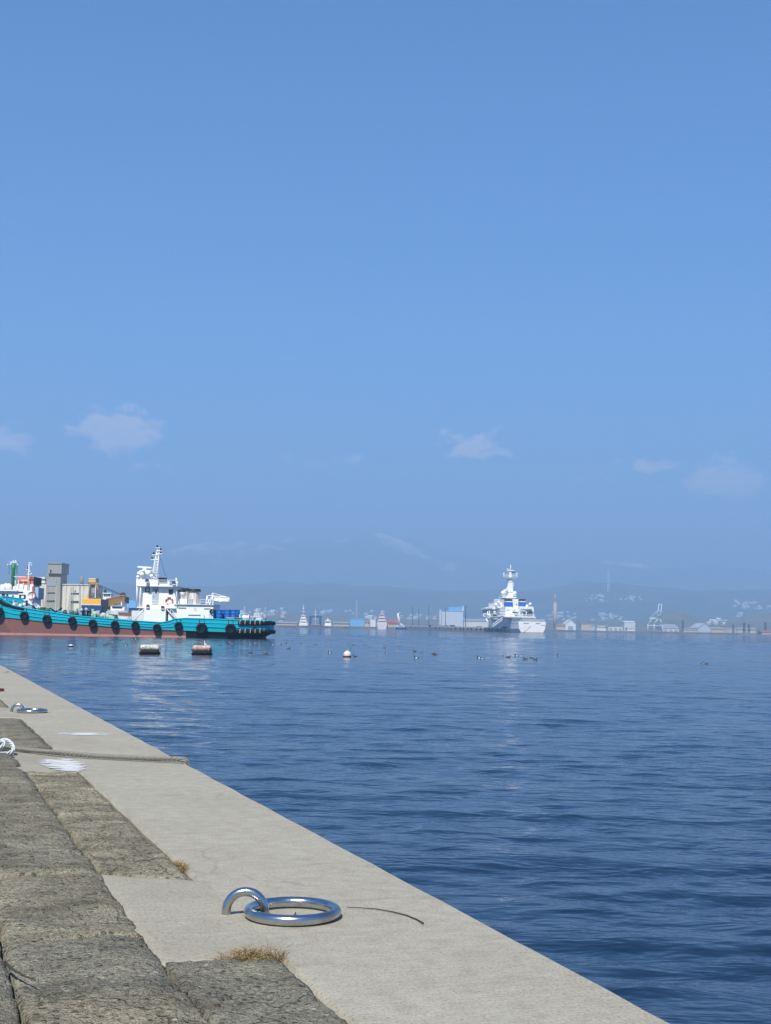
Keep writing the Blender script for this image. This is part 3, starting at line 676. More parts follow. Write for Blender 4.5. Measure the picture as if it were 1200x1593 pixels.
# tyres
ty0 = None
for px, py, dia in ((-1, 951.5, 13.5), (37.8, 957.8, 13.5), (73.2, 963.2, 13.8), (112.6, 966, 13), (144.5, 970.2, 13), (179, 972, 12.8), (210.7, 973.2, 12.8), (244.5, 977, 12.8), (278, 974, 13), (314, 977.8, 17.5), (359, 978.6, 16.8)):
    c = TP(px, py, -.22); R = dia / 2 / (F / TY)
    if ty0 is None:
        m = MB(); prof = []
        for a in np.linspace(0, 2 * math.pi, 15): prof.append((.70 + .30 * math.cos(a), .34 * math.sin(a)))
        vs = []; n = 28
        for (r_, h_) in prof:
            for j in range(n): w = 2 * math.pi * j / n; vs.append((r_ * math.cos(w), h_, r_ * math.sin(w)))
        m.add(vs, [[i * n + j, i * n + (j + 1) % n, (i + 1) * n + (j + 1) % n, (i + 1) * n + j] for i in range(14) for j in range(n)], 0, True)
        ty = ty0 = m.build('tyre', RUBBER, tug); 
    else: ty = ty0.copy(); scene.collection.objects.link(ty)
    ty.location = c; ty.scale = (R, .30 / .34 if R < .55 else 1.1, R); ty.rotation_euler = (math.radians(rnd.uniform(-6, 3)), rnd.uniform(0, 3), math.radians(rnd.uniform(-5, 5)))
    top = np.interp(px, hp, hs)
    for sx in (-1, 1):
        p1 = TP(px + sx * 3.4, top + .6, -.06)
        MB().tube([p1, (c[0] + sx * R * .45, c[1] + .08, c[2] + R * .78)], .03, 5).build('hanging_chain', DARK, tug)
# stern fenders with their chains
for yb, yt, x0, tk in ((971.5, 967.2, 371, .24), (986, 980, 368, .25)):
    m = MB(); zc = (yb + yt) / 2; path = []
    for px in (x0, 378, 387, 394, 402, 406, 411, 415, 418): path.append(TP(px, zc + (0 if px < 400 else .2), -.02 + 4.5 - np.interp(px, hp, hw)))
    path = [(p[0], p[1] - .12, p[2]) for p in path]; path.append((path[-1][0] + .25, -1.2, path[-1][2])); path.append((path[-1][0], 1.5, path[-1][2]))
    m.tube(path, tk, 10); fo = m.build('stern_fender', RUBBER, tug)
    for px in (374, 382, 390, 397.5, 405, 411, 415.5):
        y = 4.5 - np.interp(px, hp, hw); p = TP(px, zc, y); MB().tube([(p[0], p[1] - .05, p[2] + .34), (p[0], p[1] - .40, p[2] + .1), (p[0], p[1] - .38, p[2] - .14)], .03, 5).build('fender_chain', PALE, fo)
m = MB(); tbox(m, 393.5, 399, 975.2, 977.3, -.03, .1); m.build('hawse_opening', DARK, tug)
# wheelhouse block
def tpart(name, mat, boxes, bevel=.03):
    m = MB()
    for b in boxes: tbox(m, *b)
    return m.build(name, mat, tug, bevel=bevel)
wh = tpart('wheelhouse', WHITE, [(216.3, 273.8, 912.5, 946, 1.6, 7.4)])
tpart('bridge_wing', WHITE, [(213, 276, 910.6, 912.6, 1.0, 8.0)])
tpart('bridge_parapet', WHITE, [(214.5, 245.5, 901.4, 910.7, 1.15, 1.35), (214.5, 216, 901.4, 910.7, 1.35, 7.8), (244, 245.5, 901.4, 910.7, 1.35, 7.8), (214.5, 245.5, 901.4, 910.7, 7.6, 7.8)], 0)
lower = tpart('lower_house', WHITE, [(224, 258, 945.5, 968.3, .7, 8.3)])
tpart('side_ledge', WHITE, [(213, 273.5, 944.6, 946.2, .9, 8.1)], 0)
tpart('deckhouse', WHITE, [(262, 332, 940.6, 966, 1.3, 7.7)])
tpart('deckhouse_top_edge', WHITE2, [(270, 332.6, 939.9, 940.8, 1.1, 7.9)], 0)
tpart('casing_door', PALE, [(325, 330, 947, 963.5, 1.25, 1.31)], 0)
for b in ((226.0, 233.2, 914.0, 921.2), (262.8, 269.2, 916.8, 924.0)):
    m = MB(); tbox(m, b[0] - .6, b[1] + .6, b[2] - .6, b[3] + .6, 1.56, 1.62); f = m.build('window_frame', WHITE2, tug)
    m = MB(); tbox(m, *b, 1.53, 1.58); m.build('pane', GLASS, f)
m = MB(); tbox(m, 228.2, 231.6, 915.4, 919.8, 1.50, 1.535); m.build('window_notice', WHITE2, tug)
d = tpart('door', PGREY, [(237, 246.5, 913.4, 939.5, 1.5, 1.63)], 0)
m = MB(); tbox(m, 241.6, 244.3, 917, 922.6, 1.46, 1.52); m.build('door_pane', GLASS, d)
m = MB(); m.cyl(TP(238.4, 928, 1.46), TP(240, 928, 1.46), .03, n=6); m.build('handle', DARK, d)
for px, py in ((230.5, 944.2), (253.6, 946.2), (229, 904.5), (270.8, 908.0)):       # hooded deck lamps
    m = MB(); c = TP(px, py, .75); m.hexa([(c[0] - .2, c[1] - .25, c[2]), (c[0] + .2, c[1] - .25, c[2]), (c[0] + .22, c[1] + .1, c[2]), (c[0] - .22, c[1] + .1, c[2])], [(c[0] - .15, c[1] - .15, c[2] + .28), (c[0] + .15, c[1] - .15, c[2] + .28), (c[0] + .15, c[1] + .1, c[2] + .28), (c[0] - .15, c[1] + .1, c[2] + .28)])
    l = m.build('floodlight', DARK, tug)
    m = MB(); m.box(c[0] - .19, c[0] + .19, c[1] - .22, c[1] + .1, c[2] - .14, c[2] - .01); m.build('lamp_glass', PALE, l)
m = MB(); m.torus(TP(263.6, 935, 1.5), .39, .085, 32, 10, 'y'); lb = m.build('lifebuoy', paint('faded_red_lifebuoy', (.52, .10, .09), .5, .2, 5), tug)
for k in range(4):
    a = math.pi / 4 + k * math.pi / 2; c = TP(263.6, 935, 1.5); p = (c[0] + .39 * math.cos(a), c[1], c[2] + .39 * math.sin(a)); t_ = Vector((-math.sin(a), 0, math.cos(a))) * .06
    MB().cyl(Vector(p) - t_, Vector(p) + t_, .095, n=10).build('buoy_band', WHITE, lb)
def rail(name, pts, h, d, mat=WHITE, n=None, mid=True, r=.025):
    m = MB(); P_ = [Vector(TP(px, py, d)) for px, py in pts]
    L = sum((P_[i + 1] - P_[i]).length for i in range(len(P_) - 1)); up = Vector((0, 0, h))
    m.tube([p + up for p in P_], r, 5)
    if mid: m.tube([p + up * .5 for p in P_], r * .8, 5)
    for i in range(len(P_) - 1):
        k = max(1, round((P_[i + 1] - P_[i]).length / 1.0))
        for j in range(k + (1 if i == len(P_) - 2 else 0)):
            p = P_[i].lerp(P_[i + 1], j / k); m.cyl(p, p + up, r, n=5)
    return m.build(name, mat, tug)
rail('bridge_railing', [(245.5, 910.6), (276, 911)], .62, 1.1); rail('bridge_railing', [(245.5, 910.6), (276, 911)], .62, 7.6)
m = MB(); tbox(m, 246.6, 259.6, 898.6, 903, 1.3, 1.5); m.build('dodger_screen', DARK, tug)
m = MB(); tbox(m, 246.6, 264, 903.4, 910.4, 1.6, 1.7); m.build('rail_screen', WHITE2, tug)
for px in (218, 212.6): MB().cyl(TP(px + .5, 945, 1.2), TP(px + 1.3, 900, 1.2), .10, n=8).build('stanchion', WHITE, tug)
MB().cyl(TP(275.6, 944, 1.2), TP(274.4, 899, 1.2), .07, n=8).build('stanchion', WHITE, tug); MB().cyl(TP(277.5, 944, 1.8), TP(276.4, 905, 1.8), .05, n=8).build('stanchion', WHITE, tug)
for (x0, y0, x1, y1) in ((208.5, 966.5, 224, 947), (272.5, 962.5, 258.6, 946)):      # side ladders
    m = MB()
    for dd in (1.0, 1.7):
        m.cyl(TP(x0, y0, dd), TP(x1, y1, dd), .05, n=6); m.cyl(TP(x0, y0 - 8, dd), TP(x1, y1 - 7, dd), .03, n=5); m.cyl(TP(x0, y0, dd), TP(x0, y0 - 8, dd), .03, n=5); m.cyl(TP((x0 + x1) / 2, (y0 + y1) / 2, dd), TP((x0 + x1) / 2, (y0 + y1) / 2 - 7.5, dd), .03, n=5)
    l = m.build('ladder', WHITE, tug); m = MB()
    for k in range(1, 7):
        u = k / 7; a = Vector(TP(x0 + (x1 - x0) * u, y0 + (y1 - y0) * u, 1.0)); m.box(a.x - .1, a.x + .1, a.y, a.y + .7, a.z - .02, a.z + .02)
    m.build('treads', GREY, l)
rail('ledge_railing', [(236, 944.5), (248, 944.5)], .75, .95)
# radar mast
m = MB(); A, B = Vector(TP(240.3, 903, 3.6)), Vector(TP(247.2, 853.5, 3.6))
for dx, dy in ((-.42, -.42), (.42, -.42), (.42, .42), (-.42, .42)):
    m.cyl(A + Vector((dx * .8, dy, 0)), B + Vector((dx * .28, dy * .3, 0)), .075, .05, 6)
for k in range(12):
    u = k / 12; u2 = (k + 1) / 12; p, q = A.lerp(B, u), A.lerp(B, u2); w, w2 = .34 * (1 - .7 * u), .34 * (1 - .7 * u2)
    m.cyl(p + Vector((-w, -w, 0)), p + Vector((w, -w, 0)), .03, n=5); m.cyl(p + Vector((-w, -w, 0)), q + Vector((w2, -w2, 0)), .028, n=5); m.cyl(p + Vector((w, -w, 0)), p + Vector((w, w, 0)), .03, n=5)
mast = m.build('mast', WHITE, tug)
for x0, x1, py in ((234.8, 246.5, 870.3), (237.2, 248.5, 863.1), (245.5, 252.5, 861.3), (242.8, 248.8, 852.2), (244, 252.6, 857.0), (238, 246.8, 894.3)):
    m = MB(); tbox(m, x0, x1, py - .55, py + .55, 3.3, 3.9); m.build('crosstree', WHITE, mast)
for px, py in ((236.8, 868.2), (239.6, 861), (250.2, 859), (250.4, 855.3), (245, 850), (244.8, 891.8)):
    m = MB(); m.lathe([(.02, -.16), (.11, -.14), (.11, .08), (.07, .15), (.01, .17)], TP(px, py, 3.5), 8); m.build('navigation_light', DARK, mast)
MB().cyl(TP(248.5, 864.5, 3.6), TP(258, 897, 3.6), .018, n=4).build('stay', DARK, mast)
m = MB(); c = TP(225.3, 882.3, 3.0); m.hexa([(c[0] - .82, c[1] - .1, c[2] - .06), (c[0] + .82, c[1] - .1, c[2] - .14), (c[0] + .82, c[1] + .12, c[2] - .14), (c[0] - .82, c[1] + .12, c[2] - .06)], [(c[0] - .82, c[1] - .1, c[2] + .12), (c[0] + .82, c[1] - .1, c[2] + .04), (c[0] + .82, c[1] + .12, c[2] + .04), (c[0] - .82, c[1] + .12, c[2] + .12)])
sc = m.build('radar_scanner', WHITE, tug)
m = MB(); m.lathe([(.08, .0), (.24, -.10), (.28, -.26), (.14, -.34)], (c[0], c[1], c[2] - .08), 12); m.build('scanner_motor', WHITE, sc)
m = MB(); b = Vector(TP(225, 901, 3.0)); t_ = Vector((c[0], c[1], c[2] - .4))
for dx, dy in ((-.5, -.4), (.5, -.4), (.5, .4), (-.5, .4)): m.cyl(b + Vector((dx, dy, 0)), t_ + Vector((dx * .35, dy * .35, 0)), .05, n=6)
m.box(t_.x - .45, t_.x + .45, t_.y - .35, t_.y + .35, t_.z - .08, t_.z); tbox(m, 217.5, 240, 887.2, 888.2, 2.8, 3.0); m.build('radar_stand', WHITE, tug)
for px, py, r in ((230.5, 891.5, .34), (216, 892, .20), (219, 889.5, .18), (214.6, 897.5, .2), (236, 896, .22), (221, 893.5, .26)):
    m = MB(); m.ball(TP(px, py, 2.2), r, 8); m.build('antenna_dome', WHITE, tug)
    MB().cyl(TP(px, py + 2, 2.2), TP(px, 902, 2.2), .05, n=6).build('dome_post', WHITE2, tug)
# funnels, vents, davit crane
def oval_stack(name, px0, px1, y0, y1, d, ry, mat, lean=.3):
    m = MB(); a, b = Vector(TP(px0, y1, d)), Vector(TP(px1, y1, d)); c = (a + b) / 2; rx = (b.x - a.x) / 2; zt = TP(px0, y0, d)[2]; vs = []; n = 20
    for z, k, off in ((c.z, 1.06, 0), (zt, .94, lean * 0)):
        for j in range(n): w = 2 * math.pi * j / n; vs.append((c.x + off + rx * k * math.cos(w), c.y + ry * k * math.sin(w), z))
    m.add(vs, [[j, (j + 1) % n, n + (j + 1) % n, n + j] for j in range(n)], 0, True); m.add(vs[n:], [list(range(n))]); return m.build(name, mat, tug)
def m_funnel():
    t = NT('rust_streaked_white_funnel'); sp = t.N.new('ShaderNodeSeparateXYZ'); t.L.new(t.co, sp.inputs[0])
    st = t.noise(2.2, 4, .6, t.map((2.0, 2.0, .16)))
    c = t.mix(t.math('MULTIPLY', t.math('SUBTRACT', st, .50, True), 5.0, True), (.74, .72, .68), (.50, .24, .08)); return t.done(c, .5)
FUN = m_funnel()
oval_stack('funnel', 293.2, 311, 919.5, 941, 2.4, .95, FUN); oval_stack('funnel_cap', 292.4, 312.6, 916.3, 920.2, 2.4, 1.0, DARK)
oval_stack('funnel', 285.8, 294.5, 918.5, 936, 5.6, .85, FUN); oval_stack('funnel_cap', 285.4, 295.2, 915.2, 918.6, 5.6, .9, DARK)
tpart('ventilator_base', WHITE, [(278, 291, 932, 941, 2.0, 4.0)])
m = MB(); m.lathe([(.40, -.9), (.40, -.1), (.52, .02), (.52, .30), (.38, .46), (.02, .50)], TP(282.5, 926, 2.6), 14); v = m.build('ventilator', WHITE2, tug)
m = MB(); m.lathe([(.53, .44), (.54, .56), (.40, .66), (.02, .68)], TP(282.5, 926, 2.6), 14); m.build('vent_cap', DARK, v)
tpart('winch_locker', PGREY, [(293.2, 300, 931.5, 939.8, 1.3, 2.0)]); tpart('locker', PALE, [(273.6, 279, 934.5, 939.8, 1.4, 2.4)])
rail('deckhouse_railing', [(311.5, 940), (331, 941)], .55, 1.5)
m = MB()                                                        # lattice davit and boom
for d in (2.2, 3.4):
    q = [TP(320.5, 941, d), TP(322.3, 927, d), TP(331, 926.4, d), TP(332.4, 941.5, d)]
    for i in range(4): m.cyl(q[i], q[(i + 1) % 4], .06, n=6)
    m.cyl(q[0], q[2], .045, n=5); m.cyl(q[1], TP(326.5, 941, d), .045, n=5); m.cyl(TP(326, 941, d), q[2], .045, n=5)
for a in ((322.3, 927), (331, 926.4), (332.4, 941.5), (320.5, 941)): m.cyl(TP(*a, 2.2), TP(*a, 3.4), .05, n=5)
m.build('davit_frame', WHITE, tug)
m = MB()
top = [(331.5, 927.5), (342, 928.2), (355.5, 929.8), (358, 934.8)]; bot = [(332.5, 933.2), (340, 935.6), (349, 935.3), (358, 935.4)]
for d in (2.4, 3.2):
    for i in range(3): m.cyl(TP(*top[i], d), TP(*top[i + 1], d), .075, n=6); m.cyl(TP(*bot[i], d), TP(*bot[i + 1], d), .075, n=6)
    for i in range(4): m.cyl(TP(*top[i], d), TP(*bot[i], d), .06, n=6)
    m.cyl(TP(331, 922.5, d), TP(355.5, 929.5, d), .035, n=5); m.cyl(TP(331, 922.5, d), TP(328.5, 927, d), .04, n=5); m.cyl(TP(331, 922.5, d), TP(332.5, 928, d), .05, n=5)
a = [TP(333, 929.3, 2.36), TP(333.5, 932.8, 2.36), TP(340, 934.8, 2.36), TP(349, 934.6, 2.36), TP(356, 934.0, 2.36), TP(354, 930.8, 2.36), TP(342, 929.6, 2.36)]
m.prism([(p[0], p[2]) for p in a], a[0][1], a[0][1] + .9)
m.build('crane_boom', WHITE, tug)
m = MB(); c = TP(304.2, 947.8, 1.28); m.lathe([(.16, -.02), (.16, .05), (.02, .05)], c, 14, axis='y'); m.build('porthole', DARK, tug)
m = MB(); c = TP(330.2, 951.2, 1.1); m.torus(c, .22, .075, 18, 8, 'y'); m.build('hose_reel', DARK, tug)
for x0, x1, py in ((277.5, 289.5, 945.2), (317.5, 328, 946.5), (293, 312, 956.3)): tpart('cable_tray', GREY, [(x0, x1, py - .3, py + .3, 1.2, 1.3)], 0)
MB().cyl(TP(318, 964, .5), TP(318, 957, .5), .05, n=6).build('post', TEAL, tug)
# aft deck
dr0 = None
for px, dd in ((335.5, 2.6), (341, 1.6), (346.5, 2.5), (353.8, 1.6), (363.2, 1.6), (368.5, 2.7), (349, 3.6), (358, 3.4)):
    b = TP(px, 965, dd)
    if dr0 is None:
        m = MB(); h = TP(340, 948.6, 1.6)[2] - TP(340, 965, 1.6)[2]
        m.lathe([(.01, 0), (.36, 0), (.37, .03), (.355, .05), (.355, h * .34), (.375, h * .36), (.355, h * .38), (.355, h * .65), (.375, h * .67), (.355, h * .69), (.355, h - .05), (.37, h - .02), (.34, h), (.34, h - .04), (.01, h - .04)], (0, 0, 0), 18)
        o = dr0 = m.build('drum', BLUEP, tug)
    else: o = dr0.copy(); scene.collection.objects.link(o)
    o.location = b; o.rotation_euler.z = rnd.uniform(0, 6)
m = MB(); r = random.Random(4)
for k in range(9): m.torus(TP(364 + r.uniform(-5, 6), 962.6 - .45 * (k % 4) + r.uniform(-.3, .3), 1.1 + r.uniform(-.3, .3)), r.uniform(.35, .75), .05, 18, 6, 'z')
m.build('coiled_line', paint('pale_line', (.40, .38, .32), .9, .3, 8), tug)
m = MB(); m.cyl(TP(375.5, 966, 1.0), TP(375.5, 955.5, 1.0), .09, n=8); m.cyl(TP(373.4, 957.5, 1.0), TP(377.6, 957.5, 1.0), .05, n=6); m.box(*[v for p in ((TP(375.5, 966, 1)[0] - .2, TP(375.5, 966, 1)[0] + .2), (TP(0, 0, 1)[1] - .2, TP(0, 0, 1)[1] + .2)) for v in p], TP(375, 966, 1)[2], TP(375, 963, 1)[2]); m.build('tow_post', TEAL, tug)
m = MB(); c = TP(380.5, 961, 2); m.cyl((c[0] - .5, c[1], c[2]), (c[0] + .5, c[1], c[2]), .28, n=14); m.cyl((c[0] - .56, c[1], c[2]), (c[0] - .5, c[1], c[2]), .42, n=14); m.cyl((c[0] + .5, c[1], c[2]), (c[0] + .56, c[1], c[2]), .42, n=14); m.box(c[0] - .6, c[0] + .6, c[1] - .3, c[1] + .3, c[2] - .5, c[2] - .25); m.build('aft_winch', WHITE2, tug)
for px in (396, 413): m = MB(); c = TP(px, 964, 2.0); m.lathe([(.16, -.3), (.12, .1), (.2, .16), (.2, .22), (.01, .25)], c, 10); m.build('bitt', GREY if px < 420 else DARK, tug)
# foredeck gear
tpart('control_cabinet', GREY, [(37, 50, 942.8, 949.5, .3, 1.2)])
m = MB(); m.prism([(TP(px, py, 7)[0], TP(px, py, 7)[2]) for px, py in ((14, 945), (40, 948), (44, 946), (30, 941.5), (18, 936), (12, 938))], 2.5, 2.8); m.build('breakwater_plate', TEAL, tug)
m = MB()
m.tube([TP(*p, .5) for p in ((50.5, 942), (54, 944.5), (58, 950.2), (66, 951.5), (76, 953), (84, 953.5), (88, 951), (93, 948.3), (97, 945.8))], .1, 6); m.tube([TP(*p, .6) for p in ((78, 946), (84, 950), (87, 952.5))], .09, 6); m.build('deck_hose', RUBBER, tug)
def machine(name, px0, px1, y0, y1, mats, seed, d=1.5):
    r = random.Random(seed); m = MB()
    for k in range(9):
        x = r.uniform(px0, px1); w = r.uniform(1.2, 3.2); t_ = y1 - (y1 - y0) * r.uniform(.35, 1)
        if k % 3 == 0: c0 = Vector(TP(x, (t_ + y1) / 2, d)); m.cyl(c0 - Vector((w * .08, 0, 0)), c0 + Vector((w * .08, 0, 0)), r.uniform(.2, .34), n=12, mi=k % len(mats))
        elif k % 3 == 1: tbox(m, max(px0, x - w), min(px1, x + w), t_, y1, d + r.uniform(-.3, .3), d + r.uniform(.5, 1.1), k % len(mats))
        else: m.tube([TP(x, y1, d), TP(x, t_, d), TP(x + w, t_, d), TP(x + w * 1.2, y1, d)], .07, 6, k % len(mats))
    return m.build(name, mats, tug)
machine('mooring_winch', 62, 80, 944, 953, [GREEND, GREEND, GREY], 1); machine('mooring_winch', 97, 108, 946, 958, [GREEND, PGREY, GREY], 2); machine('pump_unit', 110, 122, 946, 959.5, [GREEND, MINT, GREY], 3); machine('pump_unit', 126, 141, 948, 961, [GREEND, DARK, GREY], 4)
machine('cargo_pump', 142, 152, 947, 961.5, [MINT, MINT, WHITE2], 5); machine('manifold', 158, 172, 951.5, 963.5, [MINT, WHITE2, MINT], 6); machine('manifold', 170, 183, 953, 964, [MINT, GREEND, WHITE2], 7); machine('windlass', 0, 14, 928, 939, [WHITE2, GREY, PGREY], 8, 3); machine('windlass', 20, 46, 933, 946, [WHITE2, PGREY, NAVY], 9, 3.4); machine('fairlead', 52, 60, 938, 950, [WHITE2, GREY, PGREY], 10)
for k in range(9):
    px = 184 + k * 2.6; py = np.interp(px, hp, hs); m = MB(); m.tube([TP(px, py - .2, .6 + .05 * k), TP(px + 1.6, py - 5.5, 1.1), TP(px + 3.2, py - 6.2, 1.4)], .055, 6); m.build('vent_pipe', WHITE2, tug)
for px in (123.5, 152.5, 164.5, 90.5, 184): py = np.interp(px, hp, hs); MB().cyl(TP(px, py, .3), TP(px, py - 9, .3), .045, n=6).build('rail_post', PGREY, tug)
for px, py in ((127, 949.2), (134.5, 948.4)): m = MB(); m.lathe([(.02, -.2), (.16, -.16), (.2, .1), (.02, .24)], TP(px, py, 1.0), 10); m.build('vent_head', PGREY, tug); MB().cyl(TP(px, py, 1.0), TP(px, 959, 1), .06, n=6).build('vent_pipe', PGREY, tug)
m = MB(); tbox(m, 184, 206, 952.5, 958.5, 5.5, 7.5); m.build('hatch_coaming', REDB, tug)
tpart('deck_step', WHITE2, [(205, 224, 950, 966.5, 5, 7.4)], 0)

# ------------------------------------------------------------------ things behind the tug
def part_box(m, root, x0, x1, y0, y1, Y, depth, mi=0):         # a box whose near face fills a photo rectangle at depth Y
    xm, ym = (x0 + x1) / 2, (y0 + y1) / 2; r = root.location
    m.box(at(x0, ym, Y).x - r.x, at(x1, ym, Y).x - r.x, Y - r.y, Y + depth - r.y, at(xm, y1, Y).z - r.z, at(xm, y0, Y).z - r.z, mi); return m
def pbox(name, mat, root, *rects, Y, depth, bevel=0):
    m = MB()
    for rc in rects: part_box(m, root, *rc, Y, depth)
    return m.build(name, mat, root, bevel=bevel)
def ap(root, px, py, Y): return at(px, py, Y) - root.location
def root_at(name, px, Y, z=0.0): return empty(name, (at(px, 985, Y).x, Y, z))
def simple_hull(root, x0, x1, ytop0, ytop1, Y, beam, mat, bow='left', low=None, wl=None, boot=None):
    """a hull seen broadside: sheer given at both ends, pointed at the bow"""
    m = MB(); secs = []; n = 12
    for i in range(n + 1):
        u = i / n; px = x0 + (x1 - x0) * u; v = u if bow == 'right' else 1 - u          # v = 1 at the bow
        top = ytop0 + (ytop1 - ytop0) * (u ** 1.5 if bow == 'right' else 1 - (1 - u) ** 1.5)
        p = ap(root, px, top, Y); w = beam / 2 * (1 - max(0, (v - .55) / .45) ** 2) * (.92 + .08 * min(1, v * 6)) + .03
        dx = (at(x1, 980, Y).x - at(x0, 980, Y).x) * .07 * max(0, (v - .6) / .4) * (1 if bow == 'left' else -1)
        secs.append([(p.x, w, p.z), (p.x + dx * .6, w * .93, p.z * .35), (p.x + dx, w * .82, -root.location.z - .6)])
    if bow == 'left': pass
    loft(m, secs, (lambda i, j: 1 if j == 1 else 0) if boot else None)
    for i in range(n): (a, w, z), (b, w2, z2) = secs[i][0], secs[i + 1][0]; m.add([(a, -w, z - .15), (b, -w2, z2 - .15), (b, w2, z2 - .15), (a, w, z - .15)], [[0, 1, 2, 3]])
    o = m.build('hull', [mat, boot] if boot else mat, root); o.location.y = beam / 2; return o

# white boat with the green mast, moored beyond the tug's bow
WY = 190.0; wb = root_at('moored_boat', 20, WY); tag(wb, 'white boat with green mast and salmon funnel behind the tug bow', 'boat')
simple_hull(wb, -60, 76, 925, 962, WY, 7, NAVY, 'left')
pbox('cabin', WHITE, wb, (-30, 51.5, 919, 948), Y=WY + 1.2, depth=4.6, bevel=.04)
pbox('cabin_roof', WHITE, wb, (-31, 27, 916.8, 919.2), Y=WY + .8, depth=5.4)
pbox('upper_house', WHITE, wb, (26, 52, 909, 919.5), Y=WY + 1.8, depth=3.6, bevel=.03)
for b in ((2.7, 7.6, 923.4, 927.6), (10, 12.7, 924, 928), (19, 21.2, 926, 930), (28, 36, 920.2, 922)): pbox('window', GLASS, wb, b, Y=WY + 1.12, depth=.1)
w = pbox('picture_window', GLASS, wb, (30, 40, 925, 931), Y=WY + 1.12, depth=.1)
m = MB(); c = ap(wb, 35.2, 928, WY + 1.05); m.lathe([(.23, 0), (.23, .05), (.01, .05)], c, 14, axis='y'); m.build('fan', WHITE, w)
f = pbox('funnel', ORANGE, wb, (27.5, 52.3, 897, 911), Y=WY + 2.0, depth=3.0, bevel=.05)
pbox('funnel_back', DARK, wb, (52.3, 55.6, 897.6, 910.5), Y=WY + 2.2, depth=3.4)
pbox('orange_post', ORANGE, wb, (49.4, 51.6, 912, 937), Y=WY + 1.0, depth=.2)
m = MB(); m.lathe([(.50, 0), (.50, .1), (.02, .12)], ap(wb, 49, 926, WY + .9), 14, axis='y'); m.build('life_raft_end', WHITE, wb)
m = MB()
a, b = ap(wb, 20.2, 916, WY + 3), ap(wb, 21.3, 877.5, WY + 3)
m.tube([a, a.lerp(b, .75), a.lerp(b, .8), b], [.25, .25, .32, .34], 8); gm = m.build('green_mast', GREEN, wb)
for x0, x1, py in ((15.5, 27, 874.5), (15, 18.5, 877.5), (17, 25, 896.5)): pbox('mast_platform', WHITE if py < 890 else GREEN, wb, (x0, x1, py - .6, py + .6), Y=WY + 2.6, depth=.9)
for px, py in ((12.4, 878.5), (27.6, 878.6), (24.6, 872.5), (21, 873)): m = MB(); m.ball(ap(wb, px, py, WY + 2.8), .10, 6); m.build('mast_light', WHITE, gm)
for px in (27.5, 26, 14.6): MB().cyl(ap(wb, px, 879, WY + 2.8), ap(wb, px - .5, 893, WY + 2.8), .025, n=5).build('mast_cable', DARK, gm)
m = MB(); m.cyl(ap(wb, 43.2, 921, WY + 1.4), ap(wb, 45.7, 876.5, WY + 1.4), .09, .05, 8); wm = m.build('white_mast', WHITE, wb)
for x0, x1, py in ((41, 46.5, 886.2), (44.5, 50, 875.6), (42, 50.5, 893.4), (22, 40.5, 897.2), (33, 44, 902.6)): pbox('yard', WHITE, wb, (x0, x1, py - .5, py + .5), Y=WY + 1.3, depth=.12)
for px, py in ((43.3, 881.8), (43, 884.4), (46.6, 889), (49.3, 879.2), (49.3, 892.6)): m = MB(); m.ball(ap(wb, px, py, WY + 1.3), .11, 6); m.build('signal_lamp', RED if py < 885 and px < 44 else WHITE, wm)
for px in (24, 29, 36.6): MB().cyl(ap(wb, px, 917, WY + 1.6), ap(wb, px, 903, WY + 1.6), .05, n=6).build('rail_post', WHITE, wb)
for px, py, r in ((5, 914, .45), (9.5, 911.5, .38), (14, 913, .5), (3, 911, .2), (24, 915, .35)): m = MB(); m.ball(ap(wb, px, py, WY + 2.4), r, 8); m.build('antenna_dome', WHITE2, wb)
MB().cyl(ap(wb, 11, 913, WY + 3), ap(wb, 16, 902, WY + 3), .06, n=6).build('derrick', OCHRE, wb)
pbox('aft_canopy', PGREY, wb, (52, 60, 914, 932), Y=WY + 2.4, depth=3.2, bevel=.05)

# concrete ice plant on the left shore
BY = 500.0; wharf = MB(); wl = [at(-420, 985, BY - 14).x, at(226, 985, BY - 14).x]
wharf.box(wl[0], wl[1], BY - 14, BY + 150, -2, 2.2); tag(wharf.build('wharf', M_PATCH), None, None, None, 'structure')
bd = root_at('concrete_building', 100, BY, 2.2); tag(bd, 'stained beige concrete waterside building with a square roof tower', 'building')
pbox('wall', CONC, bd, (57, 140, 909.5, 976), Y=BY, depth=22)
m = MB(); part_box(m, bd, 71, 93.5, 892.5, 976, BY - 1.6, 10); m.build('tower', CONCD, bd)
m = MB(); part_box(m, bd, 75, 96.2, 876.6, 892.2, BY - 2.6, 11.5); m.build('tower_head', CONCD, bd)
pbox('parapet', CONCD, bd, (74.6, 96.8, 875.2, 877), Y=BY - 2.9, depth=12); pbox('parapet', CONC, bd, (92.4, 140.5, 908.6, 910), Y=BY - .3, depth=22.6)
pbox('shutter', GREY, bd, (73, 88.5, 901, 911.6), Y=BY - 1.75, depth=.2)
for b in ((78, 80, 886.2, 891),): pbox('window', GLASS, bd, b, Y=BY - 2.72, depth=.2)
for (x0, x1, y0, y1, k) in ((74, 85.8, 921.2, 923.2, 4), (73.2, 85.5, 933.6, 936.4, 4), (61.2, 67, 917, 920, 2), (61.2, 67, 921.6, 923.2, 2), (110.8, 123.2, 922.2, 924.6, 4), (110.2, 123.2, 934.6, 938, 4)):
    yy = BY - 1.72 if x0 > 70 and x1 < 90 else BY - .12
    for q in range(k):
        w_ = (x1 - x0) / k; fr = pbox('window', GREY, bd, (x0 + q * w_, x0 + (q + 1) * w_ - .25, y0, y1), Y=yy, depth=.2)
        pbox('pane', GLASS, fr if False else bd, (x0 + q * w_ + .25, x0 + (q + 1) * w_ - .5, y0 + .3, y1 - .3), Y=yy - .06, depth=.15)
pbox('window', GLASS, bd, (116.2, 117.8, 918.8, 921), Y=BY - .12, depth=.2)
